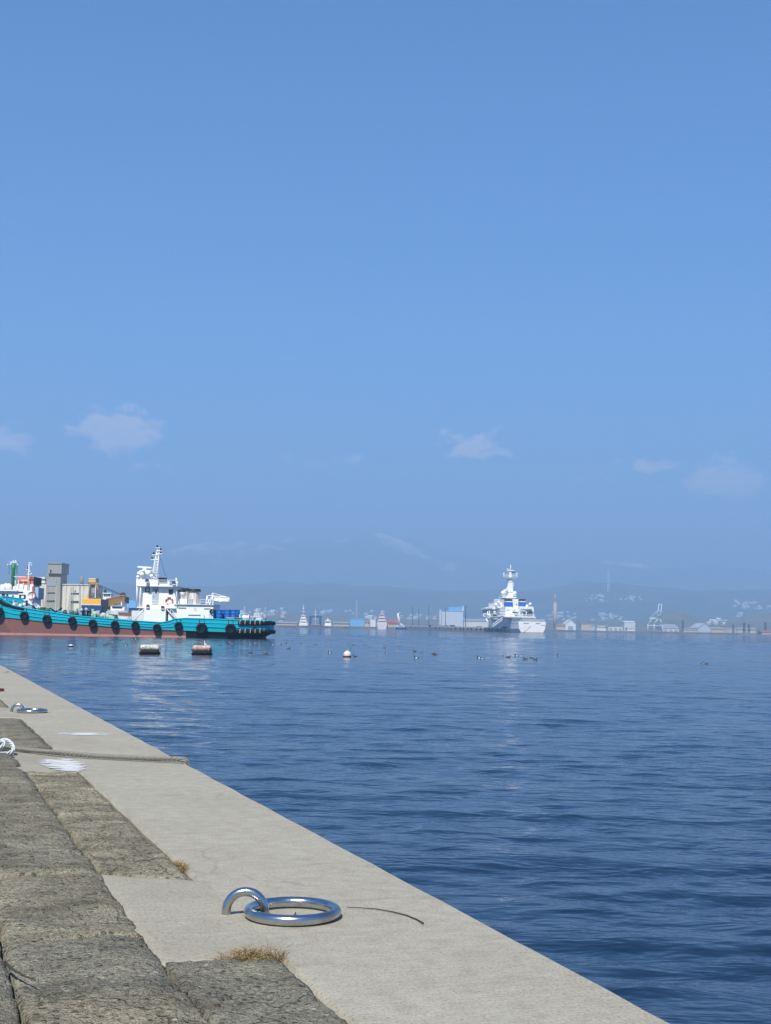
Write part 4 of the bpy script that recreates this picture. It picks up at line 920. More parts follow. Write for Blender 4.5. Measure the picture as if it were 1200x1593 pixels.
for px in (90.6, 110.5, 113.5, 124.5): MB().cyl(ap(bd, px, 912, BY - .25), ap(bd, px, 960, BY - .25), .12, n=6).build('downpipe', GREY, bd)
for px in (66, 86.5, 101.5): pbox('pilaster', CONC, bd, (px, px + .6, 911, 976), Y=BY - .25 if px > 93 or px < 71 else BY - 1.8, depth=.3)
pbox('roof_tank', WHITE2, bd, (56, 70.5, 897.6, 900.5), (56, 70.5, 904, 907), Y=BY + 2, depth=4); pbox('tank_frame', GREY, bd, (57, 70, 900.5, 904), (57, 70, 907, 909.6), Y=BY + 2.4, depth=3)
m = MB(); m.cyl(ap(bd, 127.8, 910, BY + 8), ap(bd, 127.8, 895.6, BY + 8), .62, .55, 12); m.build('chimney', paint('grey_concrete_stack', (.25, .25, .21), .9, .3), bd)

# yellow and blue crane on a barge
CY_ = 440.0; cr = root_at('floating_crane', 148, CY_); tag(cr, 'yellow and navy blue floating crane with lowered ochre lattice boom', 'crane')
m = MB(); part_box(m, cr, 118, 232, 966, 990, CY_ - 3, 16); m.build('pontoon', REDB, cr)
pbox('house', YEL, cr, (127.3, 157.2, 931.5, 941.2), Y=CY_, depth=7, bevel=.1); pbox('white_stripe', WHITE2, cr, (127, 157.2, 939.8, 941.4), Y=CY_ - .06, depth=.2)
pbox('lower_house', NAVY, cr, (126.6, 158.6, 941.4, 951.5), Y=CY_, depth=7, bevel=.1); pbox('counterweight', DARK, cr, (158.6, 168.6, 932.5, 951), Y=CY_ + .8, depth=5, bevel=.1)
pbox('turntable', DARK, cr, (131, 162, 951.5, 966), Y=CY_ + 1.5, depth=4)
m = MB()
for d in (1.0, 5.0):
    for a, b, r_ in (((139, 931.5), (140.3, 902), .28), ((150.6, 931.5), (148.8, 902), .28), ((156.8, 930), (149.6, 905), .24), ((138.5, 909), (151, 909), .25), ((141, 925), (147, 925), .2), ((137, 908), (141, 905), .2)): m.cyl(ap(cr, *a, CY_ + d), ap(cr, *b, CY_ + d), r_, n=6)
for a in ((140.3, 902), (148.8, 902), (140, 909), (149, 909), (142, 925)): m.cyl(ap(cr, *a, CY_ + 1), ap(cr, *a, CY_ + 5), .2, n=6)
m.build('a_frame', OCHRE, cr)
pbox('frame_head', YEL, cr, (138.4, 149.2, 900.4, 906), Y=CY_ + .6, depth=4.8); pbox('head_cover', WHITE2, cr, (138.6, 149, 899.6, 901.4), Y=CY_ + .5, depth=5)
pbox('hoist_drum_house', GREY, cr, (141.5, 148, 910, 922.5), Y=CY_ + 1.6, depth=2.5); pbox('stair_tower', WHITE2, cr, (148, 149.6, 912, 930), Y=CY_ + .4, depth=.3)
m = MB()
top = [(166, 932), (178, 930), (190, 926.6), (196.5, 926.8)]; bot = [(168, 943), (178, 940.5), (189, 936), (197.3, 938)]
for d in (1.2, 4.2):
    for i in range(3): m.cyl(ap(cr, *top[i], CY_ + d), ap(cr, *top[i + 1], CY_ + d), .28, n=6); m.cyl(ap(cr, *bot[i], CY_ + d), ap(cr, *bot[i + 1], CY_ + d), .28, n=6)
    for k in range(10):
        u = k / 10; A_ = (166 + 30 * u, 932 - 5.4 * u); B_ = (168 + 29 * u + 2.5, 943 - 6 * u); m.cyl(ap(cr, *A_, CY_ + d), ap(cr, *B_, CY_ + d), .2, n=5); m.cyl(ap(cr, *B_, CY_ + d), ap(cr, 169 + 30 * u, 931.6 - 5.4 * u, CY_ + d), .2, n=5)
for q in top + bot: m.cyl(ap(cr, *q, CY_ + 1.2), ap(cr, *q, CY_ + 4.2), .2, n=5)
a = [ap(cr, *p, CY_ + 2.6) for p in ((167, 932.5), (168.5, 942.5), (178, 940), (189, 935.6), (196.5, 936.8), (196, 927.2), (190, 927), (178, 930.5))]
m.prism([(p.x, p.z) for p in a], a[0].y, a[0].y + .3); bm = m.build('boom', OCHRE, cr)
m = MB(); c = ap(cr, 191.6, 926, CY_ + 2.6); m.cyl((c.x, c.y - .6, c.z), (c.x, c.y + .6, c.z), .9, n=14); m.build('sheave', DARK, bm); pbox('boom_tip', DARK, cr, (194.5, 197.8, 928.5, 938.5), Y=CY_ + 1, depth=3.5)
m = MB()
for d in (1.4, 3.8): m.cyl(ap(cr, 150, 908, CY_ + d), ap(cr, 191, 925.4, CY_ + d), .10, n=5); m.cyl(ap(cr, 151, 911, CY_ + d), ap(cr, 190, 926.5, CY_ + d), .08, n=5)
m.build('pendant_cables', DARK, cr)

tb = root_at('pusher_boat', 167, CY_ + 40); tag(tb, 'white wheelhouse boat seen above the crane boom', 'boat')
yy = CY_ + 40; simple_hull(tb, 158, 196, 962, 968, yy, 7, NAVY, 'left'); pbox('wheelhouse', WHITE, tb, (160.6, 172.6, 923.4, 934), Y=yy + 1, depth=3.5); pbox('roof', WHITE, tb, (159.8, 173.4, 922.2, 923.6), Y=yy + .6, depth=4.3); pbox('cabin', WHITE, tb, (158, 176, 934, 966), Y=yy + .8, depth=5)
for k in range(3): pbox('window', GLASS, tb, (162 + k * 3.3, 164.6 + k * 3.3, 924.8, 927.6), Y=yy + .9, depth=.15)
m = MB(); c = ap(tb, 164, 919, yy + 2); m.cyl((c.x, c.y, c.z - .8), (c.x, c.y, c.z + .4), .45, n=10); m.build('searchlight', DARK, tb)
wc = root_at('small_white_boat', 181, 300); tag(wc, 'small white cabin boat between the crane boom and the tug deck', 'boat')
simple_hull(wc, 164, 199, 948, 951.5, 300, 4.5, WHITE2, 'left'); pbox('cabin', WHITE, wc, (172, 194, 943.4, 950), Y=301, depth=2.6, bevel=.1); pbox('roof', GREY, wc, (174, 192, 941.6, 943.5), Y=300.8, depth=3); pbox('funnel', WHITE, wc, (188.4, 190, 936.5, 942), Y=301.5, depth=.5); pbox('window', GLASS, wc, (175, 190, 944.4, 946.2), Y=300.9, depth=.2)
bs = root_at('blue_shed', 205, 560, 2.2); tag(bs, 'light blue arched roof shed just left of the tug wheelhouse', 'shed')
pbox('wall', NAVY, bs, (198.5, 217, 945.6, 976), Y=560, depth=20); m = MB(); q = [ap(bs, *p, 560) for p in ((198, 945.8), (217, 945.8), (216, 939), (211, 936.3), (205, 934.2), (199.5, 933.2), (198, 934))]; m.prism([(p.x, p.z) for p in q], -.5, 21); m.build('roof', SKYB, bs)
pb = root_at('pole', 198.8, 470); pb.location.z = 0; tag(pb, 'pale blue post standing beside the crane boom tip', 'post'); MB().tube([ap(pb, 199.3, 990, 470), ap(pb, 199.4, 950, 470), ap(pb, 200, 932, 470)], [.4, .35, .25], 8).build('shaft', SKYB, pb); pbox('top_fitting', WHITE2, pb, (198.8, 201.2, 931, 933), Y=469.6, depth=.8)

# ------------------------------------------------------------------ floats and ducks on the water
def float_drum(px, py, wpx, mat, label, rot):
    c = on(px, py, 0); k = F / c.y; L = wpx / k; R = L * .31
    o = empty('mooring_float', (c.x, c.y + R, R * .70), math.radians(rot)); m = MB(); prof = []
    prof = [(.01, -L / 2 - .02), (R * .75, -L / 2 - .015), (R * .93, -L / 2), (R, -L / 2 + .06), (R * 1.0, -L / 2 + .14), (R * 1.03, -L / 2 + .16), (R * 1.03, -L / 2 + .20), (R, -L / 2 + .22)]
    prof = prof + [(R * (1 + .01 * math.sin(q * 5)), -L / 2 + .22 + (L - .44) * q / 5) for q in range(1, 5)] + [(r_, -h_) for r_, h_ in reversed(prof)]
    m.lathe(prof, (0, 0, 0), 22, axis='x'); m.build('body', mat, o)
    m = MB()
    for i in range(24):
        a = i / 24 * 2 * math.pi; r_ = random.Random(i); x = (L / 2 + .04) * math.cos(a); y = (R * 1.02) * math.sin(a); s_ = .05 + .03 * r_.random(); m.ball((x, y, -R * .58 + .02 * r_.random()), s_, 4, sz=.8)
    m.build('weed_fringe', BLACK, o)
    for sx in (-1, 1): MB().torus((sx * (L / 2 + .05), 0, .05), .06, .016, 12, 6, 'y').build('lifting_eye', RUST, o)
    tag(o, label, 'buoy', 'cylindrical mooring floats'); return o
float_drum(231.5, 1017.6, 27.5, DRUM, 'white and grey streaked drum float with black weed, nearer the wheelhouse', 9); float_drum(313.3, 1018.4, 27, DRUM2, 'rusty pinkish drum float with black weed, right of the white one', -3)
c = on(540.5, 1022.2, 0); R = 6.2 / (F / c.y); bo = empty('ball_buoy', (c.x, c.y, R * .55)); m = MB(); m.ball((0, 0, 0), R, 10); m.build('ball', paint('pale_pink_float', (.70, .61, .58), .55, .2, 9), bo); MB().lathe([(R * .90, -.06), (R * .97, -.03), (R * .99, .01), (R * .96, .03)], (0, 0, -R * .42), 20).build('weed_band', BLACK, bo); MB().torus((0, 0, R * 1.02), .035, .01, 10, 6, 'y').build('eye', WHITE2, bo); tag(bo, 'pale pink ball buoy floating alone among the ducks', 'buoy')
c = on(110.5, 1006, 0); R = 3.6 / (F / c.y); bo = empty('small_float', (c.x, c.y, 0)); MB().ball((0, 0, R * .3), R, 8, sz=.7).build('ball', WHITE2, bo); MB().lathe([(R * .99, -.04), (R * 1.02, .0), (R * .99, .05)], (0, 0, .02), 16).build('weed_band', BLACK, bo); tag(bo, 'small white float near the quay, left of the drum floats', 'buoy')

DK = NT('dark_duck_plumage').done((.018, .017, .018), .6); WF = NT('white_duck_plumage').done((.74, .74, .72), .7); BR = NT('brown_duck_plumage').done((.06, .042, .03), .65); BL = NT('grey_bill').done((.25, .30, .36), .5)
def duck_mesh(name, mats, white, raised):
    """one continuous body: tail, back, breast, neck, head and bill lofted along a bent spine"""
    sp = [(-.195, 0, .055, .006, .010), (-.165, 0, .05, .030, .016), (-.12, 0, .04, .058, .040), (-.05, 0, .035, .076, .058), (.03, 0, .035, .080, .062), (.09, 0, .04, .068, .060), (.13, 0, .065, .046, .046), (.145, 0, .10 + raised * .4, .030, .032), (.150, 0, .135 + raised, .028, .030), (.165, 0, .160 + raised, .034, .034), (.19, 0, .168 + raised, .030, .028), (.212, 0, .160 + raised, .016, .013), (.245, 0, .153 + raised, .017, .006), (.262, 0, .150 + raised, .008, .003)]
    m = MB(); n = 12; vs = []
    for i, (x, y, z, ry, rz) in enumerate(sp):
        a = sp[min(i + 1, len(sp) - 1)]; b = sp[max(i - 1, 0)]; t = Vector((a[0] - b[0], 0, a[2] - b[2])).normalized(); nz = Vector((-t.z, 0, t.x))
        for j in range(n): w = 2 * math.pi * j / n; vs.append(Vector((x, y, z)) + Vector((0, 1, 0)) * ry * math.cos(w) + nz * rz * math.sin(w))
    for i in range(len(sp) - 1):
        for j in range(n):
            flank = white and 3 <= i <= 4 and (j in (0, 11, 5, 6)); mi = 2 if i >= 11 else (1 if flank else 0)
            m.add([vs[i * n + j], vs[i * n + (j + 1) % n], vs[(i + 1) * n + (j + 1) % n], vs[(i + 1) * n + j]], [[0, 1, 2, 3]], mi, True)
    m.add([vs[j] for j in range(n)], [list(range(n))], 0)
    return m.build(name, mats)
da = duck_mesh('duck', [DK, WF, BL], True, 0.0); db = duck_mesh('duck', [BR, BR, BL], False, .0)
spots = [(x / 2.727, 980 + y / 2.727) for x, y in ((208, 37), (228, 40), (326, 33), (382, 35), (404, 50), (432, 48), (446, 64), (464, 60), (476, 50), (510, 46), (528, 48), (533, 67), (560, 40), (575, 38), (713, 42), (764, 55), (782, 52), (870, 48), (938, 68), (976, 52), (986, 58), (988, 70), (1035, 52), (1060, 62), (1062, 98), (1085, 57), (1127, 103), (1105, 55), (1160, 63), (1200, 65))]
spots += [(440 + x / 3, 980 + y / 3) for x, y in ((15, 62), (43, 52), (73, 45), (28, 88), (88, 64), (152, 70), (212, 64), (221, 106), (315, 68), (331, 70), (323, 88), (339, 125), (387, 74), (406, 85), (480, 74), (478, 86), (485, 109), (542, 80), (618, 101), (625, 131), (647, 109), (703, 113), (713, 117), (870, 43), (918, 132), (931, 135), (1036, 124), (1052, 128), (1093, 121), (1134, 137), (1163, 132), (1178, 139))] + [(1093, 1033), (1098, 1033.5), (870, 1020), (300, 1001)]
dark_at = {24, 26, 6, 7, 41, 48, 51, 52, 63, 30, 59, 60, 61, 4, 18}
fa = fb = True; dr = random.Random(12)
for i, (px, py) in enumerate(spots):
    c = on(px, py, 0.0)
    dk = i in dark_at or (i % 6 == 3)
    if dk: o = db if fb else db.copy(); fb_was = fb; fb = False; new = not fb_was
    else: o = da if fa else da.copy(); fa_was = fa; fa = False; new = not fa_was
    if new: scene.collection.objects.link(o)
    k = dr.uniform(.58, .78); o.scale = (k, k, k * 1.05); o.location = (c.x, c.y, -.012); o.rotation_euler.z = dr.choice((0, math.pi)) + dr.uniform(-.7, .7)
    where = ('below the middle of the tug' if px < 225 else 'around the two drum floats' if px < 335 else 'below the stern of the tug' if px < 441 else 'between the tug stern and the ball buoy' if px < 536
             else 'just right of the ball buoy' if px < 690 else 'below the white patrol ship' if px < 860 else 'far out at the right')
    tag(o, ('dark brown duck afloat ' if dk else 'black and white duck afloat ') + where, 'duck', ('dark ducks ' if dk else 'black and white ducks ') + where)
# a gull on the rusty float
gl = duck_mesh('gull', [WF, WF, BL], False, .03); c = on(313.3, 1018.4, 0); Rf = 27 / (F / c.y) * .31
gl.location = (c.x + .17, c.y + Rf, Rf * 1.70 + .015); gl.scale = (.62, .62, .75); gl.rotation_euler.z = 2.2; tag(gl, 'white gull perched on the rusty pinkish drum float', 'gull')

# ------------------------------------------------------------------ white patrol ship, seen from astern
SY, SROT = 680.0, math.radians(10.5)
ship = empty('patrol_ship', (at(828, 985, SY).x, SY, 0), SROT); tag(ship, 'large white patrol ship with blue funnel bands moored stern towards us', 'ship')
SINV = (Matrix.Translation(ship.location) @ Matrix.Rotation(SROT, 4, 'Z')).inverted()
def SP(px, py, v):                        # photo pixel at v metres forward of the stern -> ship frame
    p = SINV @ at(px, py, SY + v * math.cos(SROT)); p.y = v; return p
def sbox(m, x0, x1, y0, y1, v0, v1, mi=0):
    xm, ym = (x0 + x1) / 2, (y0 + y1) / 2; m.box(SP(x0, ym, v0).x, SP(x1, ym, v0).x, v0, v1, SP(xm, y1, v0).z, SP(xm, y0, v0).z, mi); return m
def spart(name, mat, *bs, parent=None, bevel=0):
    m = MB()
    for b in bs: sbox(m, *b)
    return m.build(name, mat, parent or ship, bevel=bevel)
zt = SP(828, 967, 0).z; hw_ = (SP(850.6, 970, 0).x - SP(805.2, 970, 0).x) / 2
m = MB(); secs = []
for v, kw, kz, kb in ((0, 1, 1, .82), (6, 1.03, 1.0, .88), (25, 1.05, 1.0, .93), (45, .98, 1.12, .8), (60, .72, 1.4, .5), (70, .36, 1.6, .22), (75, .04, 1.7, .02)):
    secs.append([(hw_ * kw, v, zt * kz), (hw_ * (kw * .65 + kb * .35), v, zt * .35), (hw_ * kb * .98, v, .35), (hw_ * kb * .97, v, -.6)])
for side in (-1, 1):
    for i in range(len(secs) - 1):
        for j in range(3):
            q = [secs[i][j], secs[i][j + 1], secs[i + 1][j + 1], secs[i + 1][j]]; q = [(side * x, y, z) for x, y, z in q]; m.add(q, [[0, 1, 2, 3] if side > 0 else [3, 2, 1, 0]], 1 if j == 2 else 0)
for i in range(len(secs) - 1): (a, v, z), (b, v2, z2) = secs[i][0], secs[i + 1][0]; m.add([(-a, v, z - .9), (a, v, z - .9), (b, v2, z2 - .9), (-b, v2, z2 - .9)], [[0, 1, 2, 3]], 2)
e = secs[0]
for j in range(3): m.add([(-e[j][0], -.0, e[j][2]), (-e[j + 1][0], 0, e[j + 1][2]), (e[j + 1][0], 0, e[j + 1][2]), (e[j][0], 0, e[j][2])], [[0, 1, 2, 3]], 1 if j == 2 else 0)
m.build('hull', [WHITE, PINK, GREY], ship)
for b in ((814, 823, 969.0, 970.2), (834, 842, 969.2, 970.4), (843.5, 849, 972.2, 973.2)): spart('stern_port', GREY, (*b, -.12, .1))
m = MB(); m.cyl(SP(826, 973.5, -.3), SP(806, 978.6, -2.5), .09, n=5); m.build('mooring_line', ROPEW, ship)
for x in (826.6, 835): spart('stern_fairlead', PALE, (x, x + 2.2, 965.8, 967.4, -.1, .8))
m = MB()
for k in range(14):
    a = SP(809 + k * 3.0, 967, .4); m.cyl(a, a + Vector((0, 0, 1.1)), .05, n=5)
a, b = SP(809, 967, .4), SP(849, 967, .4); m.cyl(a + Vector((0, 0, 1.1)), b + Vector((0, 0, 1.1)), .06, n=5); m.cyl(a + Vector((0, 0, .55)), b + Vector((0, 0, .55)), .05, n=5); m.build('stern_railing', WHITE, ship)
spart('after_house', WHITE, (795.5, 812, 954, 970, 14, 40), (812, 834, 959, 969, 12, 40), bevel=.1)
spart('mid_deck', WHITE, (783, 834, 958.8, 960.6, 10, 52), bevel=.05)
spart('boat_deck_house', WHITE, (785, 797, 944, 960, 18, 50), (796, 832, 946, 953, 20, 48), bevel=.1)
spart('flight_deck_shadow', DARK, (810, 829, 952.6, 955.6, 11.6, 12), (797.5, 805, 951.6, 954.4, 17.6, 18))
spart('upper_house', WHITE, (786, 797, 932.5, 946, 22, 46), (797, 808, 933, 947, 26, 44), (808, 831, 943.6, 947.5, 17, 44), bevel=.1)
spart('side_house', WHITE, (776, 787, 938, 944, 30, 52), (780, 787, 931.5, 938, 34, 50), (773, 786, 944, 946, 28, 54), bevel=.1)
spart('lower_bridge', PGREY, (766, 777, 947.5, 958, 34, 56)); spart('bridge_wing', WHITE, (764.5, 778, 945.4, 947.8, 33, 56), bevel=.05)
spart('bridge_door', DARK, (766, 770.6, 955.8, 959.2, 33.5, 33.9))
for x0, x1 in ((787, 796.8), (809.5, 818.8)):
    f = spart('funnel', BLUE, (x0, x1, 936.4, 945.6, 19, 24), bevel=.15); spart('funnel_band', WHITE, (x0 - .2, x1 + .2, 935.2, 936.6, 18.9, 24.1), parent=f); spart('funnel_top', DARK, (x0 + .2, x1 - .2, 931.8, 935.3, 19.2, 23.8), parent=f)
spart('funnel_casing', WHITE, (797.6, 806.6, 932, 946, 21, 36), bevel=.1); m = MB(); m.lathe([(.36, 0), (.36, .1), (.02, .1)], SP(804, 940.8, 20.9), 12, axis='y'); m.build('vent_opening', DARK, ship)
# tower mast
m = MB(); P0 = [SP(787, 933, 30), SP(800.5, 933, 30)]; P1 = [SP(790.3, 905, 31), SP(796.5, 905, 31)]; P2 = [SP(791, 899.6, 31), SP(796, 899.6, 31)]
def tower(m, A, B, d0, d1): m.hexa([(A[0].x, 30, A[0].z), (A[1].x, 30, A[1].z), (A[1].x, 30 + d0, A[0].z), (A[0].x, 30 + d0, A[0].z)], [(B[0].x, 30.3, B[0].z), (B[1].x, 30.3, B[1].z), (B[1].x, 30 + d1, B[0].z), (B[0].x, 30 + d1, B[0].z)])
tower(m, [SP(785.5, 933, 30), SP(801.5, 933, 30)], [SP(788, 921, 30), SP(798.5, 921, 30)], 6, 5); tower(m, [SP(788, 921, 30), SP(798.5, 921, 30)], P1, 5, 3); tower(m, P1, P2, 3, 3)
mast2 = m.build('mast_tower', WHITE, ship)
m = MB(); m.hexa([(SP(786, 899.8, 30).x, 29.2, SP(790, 900, 30).z), (SP(801, 899.8, 30).x, 29.2, SP(790, 900, 30).z), (SP(801, 900, 30).x, 33.5, SP(790, 900, 30).z), (SP(786, 900, 30).x, 33.5, SP(790, 900, 30).z)], [(SP(782, 898, 30).x, 28.8, SP(790, 898, 30).z), (SP(805.4, 898, 30).x, 28.8, SP(790, 898, 30).z), (SP(805.4, 898, 30).x, 34, SP(790, 898, 30).z), (SP(782, 898, 30).x, 34, SP(790, 898, 30).z)]); m.build('top_platform', WHITE, mast2)
m = MB()
for k in range(13): a = SP(782.2 + k * 1.92, 898, 28.9); m.cyl(a, a + Vector((0, 0, 1.5)), .07, n=5)
for h in (.75, 1.5): m.cyl(SP(782.2, 898, 28.9) + Vector((0, 0, h)), SP(805.2, 898, 28.9) + Vector((0, 0, h)), .07, n=5)
m.build('platform_railing', WHITE, mast2)
for px in (783, 804.6): m = MB(); m.ball(SP(px, 892.6, 30), .45, 6); m.build('beacon', WHITE, mast2); MB().cyl(SP(px, 893, 30), SP(px, 898, 30), .14, n=6).build('beacon_post', WHITE, mast2)
spart('upper_mast', WHITE, (792, 795.6, 888.5, 898.2, 30.5, 31.6), parent=mast2); spart('radar_bar', WHITE, (788.2, 800.4, 886.8, 888.2, 30, 30.8), parent=mast2); spart('radar_bar', WHITE, (788, 792, 884.6, 885.6, 30, 30.6), parent=mast2); spart('flag_box', GREEND, (796.5, 801, 889, 891.2, 30, 30.6), parent=mast2)
m = MB(); m.cyl(SP(794.3, 887, 30.6), SP(794.4, 878, 30.6), .5, .06, 8); m.build('topmast', WHITE, mast2)
for px, py, r in ((782, 922.5, 1.25), (801, 923, 1.1), (798.4, 907.5, .35), (798.6, 911, .35), (785, 919, .8), (788, 917.4, .6), (774.6, 937, .9), (770, 941, .8), (826.4, 939.8, .85), (821, 943, .9), (793, 939.4, .6), (768, 952, .5)):
    m = MB(); m.ball(SP(px, py, 29), r, 8); m.build('radome', WHITE, ship); MB().cyl(SP(px, py, 29), SP(px, py + 5, 29), r * .35, n=8).build('radome_post', WHITE2, ship)
spart('radome_platform', WHITE, (780, 803.5, 928.6, 930, 28.4, 36), (779.6, 786, 925.6, 926.8, 28.4, 33), (798.6, 803.5, 926, 927, 28.4, 33))
for x0, x1, y0, y1, mt in ((820, 827, 948.6, 951.2, GREEND), (827, 830.5, 951, 954, GREEND), (813, 819, 949.6, 951.8, PGREY), (802, 806, 953.4, 957.4, PGREY), (776.5, 784.5, 948.6, 951.4, PALE), (776, 785, 952.6, 957, PALE)): spart('deck_boat' if mt is GREEND else 'locker', mt, (x0, x1, y0, y1, 11, 15), bevel=.2)
m = MB()
for a, b in (((804, 947), (814, 956)), ((806, 948), (817, 951)), ((829.6, 946), (831, 966)), ((808, 952), (808, 960)), ((819, 951), (819, 959)), ((813, 954), (813, 959))): m.cyl(SP(*a, 11.5), SP(*b, 11.5), .22, n=6)
m.build('davit', WHITE, ship)
m = MB()
for a, b in (((749.5, 956), (752.5, 954.6)), ((749.5, 956), (754, 962)), ((754, 962), (760, 969)), ((754.5, 963), (760.8, 975)), ((752.5, 954.6), (757, 957.5)), ((757, 951), (758, 964)), ((760, 950), (761, 964)), ((756, 953), (764, 962)), ((764, 952), (764, 965)), ((757, 957), (766, 957)), ((757, 961), (767, 961))): m.cyl(SP(*a, 38), SP(*b, 38), .26, n=6)
m.build('boom_derrick', WHITE, ship)
m = MB(); A_, B_ = SP(764, 975, 6), SP(780, 964, 6)                # gangway to the pier
for dz in (0, 1.3): m.cyl(A_ + Vector((0, 0, dz)), B_ + Vector((0, 0, dz)), .13, n=5)
for k in range(9): p = A_.lerp(B_, k / 8); m.cyl(p, p + Vector((0, 0, 1.3)), .09, n=5)
m.build('gangway', WHITE, ship)
m = MB()
for k in range(12): a = SP(784 + k * 4.3, 958.8, 9.8); m.cyl(a, a + Vector((0, 0, 1.1)), .06, n=5)
for h in (.55, 1.1): m.cyl(SP(784, 958.8, 9.8) + Vector((0, 0, h)), SP(834, 958.8, 9.8) + Vector((0, 0, h)), .06, n=5)
m.build('deck_railing', WHITE, ship)
for x0, x1, y0, y1 in ((778, 781, 961, 968), (784, 786.5, 961, 968.5), (788.5, 790, 961, 968.5), (792, 793.4, 961, 968)): spart('deck_pillar', WHITE, (x0, x1, y0, y1, 16, 17))
for x in (787.5, 790.5, 799.5): spart('window', GLASS, (x, x + 1.2, 948.5, 950, 17.8, 18.1))

# ------------------------------------------------------------------ pier with its parapet, cars and lamp posts
pier_pts = [(812, SY + 4), (790, SY + 20), (752, 745), (716, 820), (680, 925), (640, 1090), (632, 1128)]
pw = empty('pier', (at(812, 985, SY).x, SY, 0)); tag(pw, 'long concrete pier with a pale parapet running out to the patrol ship', 'pier')
def pier_strip(name, mat, z0f, z1f, off, thick):
    m = MB(); vs = []
    for i, (px, Yp) in enumerate(pier_pts):
        p = at(px, 980, Yp); vs += [(p.x + off * .0, Yp + off, z0f(px, Yp)), (p.x, Yp + off, z1f(px, Yp)), (p.x + thick * .25, Yp + off + thick, z1f(px, Yp)), (p.x + thick * .25, Yp + off + thick, z0f(px, Yp))]
    vs = [(x - pw.location.x, y - pw.location.y, z) for x, y, z in vs]; n = len(pier_pts)
    m.add(vs, [[i * 4 + a, i * 4 + b, (i + 1) * 4 + b, (i + 1) * 4 + a][::-1] for i in range(n - 1) for a, b in ((0, 1), (1, 2), (2, 3))] + [[0, 1, 2, 3], [4 * n - 1, 4 * n - 2, 4 * n - 3, 4 * n - 4]])
    return m.build(name, mat, pw)
ptop = lambda px, Yp: at(px, np.interp(px, (632, 812), (974.6, 979.6)), Yp).z
par = lambda px, Yp: at(px, np.interp(px, (632, 812), (972.2, 977.4)), Yp).z
pier_strip('quay_wall', paint('pier_concrete', (.30, .26, .21), .9, .5), lambda a, b: -2, lambda a, b: ptop(a, b), 0, 26)
pier_strip('parapet', PALE, lambda a, b: ptop(a, b) + .004, lambda a, b: par(a, b), .8, .5)
for i in range(26):                                               # openings along the parapet and tyre fenders
    px = 640 + i * 6.4 + rnd.uniform(-1, 1); Yp = np.interp(-px, [-p for p, _ in pier_pts], [y for _, y in pier_pts]); z = ptop(px, Yp); p = at(px, 980, Yp)
    m = MB(); m.box(p.x - pw.location.x - .8, p.x - pw.location.x + .8, Yp - .35 - pw.location.y, Yp + .79 - pw.location.y, z - .9, z + .25); m.build('fender_block', DARK, pw)
def car(px, Y, body, label, L=4.6, van=False, rot=0.0):
    z = ptop(px, np.interp(-px, [-p for p, _ in pier_pts], [y for _, y in pier_pts])); o = empty('parked_car', (at(px, 975, Y).x, Y, z), rot); tag(o, label, 'car', 'cars parked on the pier')
    m = MB(); h = 1.45 if not van else 1.9; pr = [(-L / 2, .35), (L / 2, .35), (L / 2, .75), (L * .28, .95), (L * .12, h), (-L * .38, h), (-L * .49, .95)]
    m.prism(pr, -.85, .85); m.build('body', body, o); m = MB(); m.prism([(L * .25, .97), (L * .115, h - .1), (-L * .36, h - .1), (-L * .45, .97)], -.87, .87); m.build('glazing', GLASS, o)
    for sx in (-1, 1):
        for sy in (-1, 1): m = MB(); m.cyl((sx * L * .31, sy * .88, .33), (sx * L * .31, sy * .68, .33), .33, n=14); m.build('wheel', RUBBER, o)
car(688, 935, WHITE, 'white car at the left end of the row parked on the pier', 5.6); car(696.5, 910, DARK, 'dark car between the two white cars on the pier', 5.2); car(705.5, 880, WHITE, 'white van at the right of the dark car on the pier', 6.4, True); car(747, 785, WHITE2, 'pale car parked on the pier nearest the patrol ship', 5.0); car(788, 700, GREEND, 'dark green car on the pier beside the ship stern', 5.0); car(672, 960, DARK, 'dark low car left of the white cars on the pier', 5)
def lamp_post(px, ytop, Y, label, side=1, zb=2.5):
    o = empty('lamp_post', (at(px, 975, Y).x, Y, zb)); t_ = at(px, ytop, Y) - o.location; m = MB(); m.tube([(0, 0, -.5), (t_.x, 0, t_.z)], [.22, .12], 8); m.build('post', DARK, o)
    m = MB(); m.tube([(t_.x, 0, t_.z), (t_.x + side * 1.2, 0, t_.z + .25)], .09, 6); m.build('arm', DARK, o); m = MB(); m.box(t_.x + side * .9, t_.x + side * 1.9, -.2, .2, t_.z + .12, t_.z + .32); m.build('lamp_head', GREY, o)
    tag(o, label, 'lamp post', 'lamp posts along the pier')
for px, yt, Y, lb, sd in ((642.3, 944.2, 1090, 'leftmost dark lamp post on the pier', 1), (651.8, 947.2, 1050, 'second dark lamp post from the left on the pier', -1), (667.3, 941.8, 990, 'third lamp post on the pier, tallest of the left three', 1), (693.4, 946.4, 905, 'lamp post standing in front of the blue-topped building', 1), (724.6, 943.6, 815, 'lamp post nearest the ship, right of the blue-topped building', 1)): lamp_post(px, yt, Y, lb, sd)

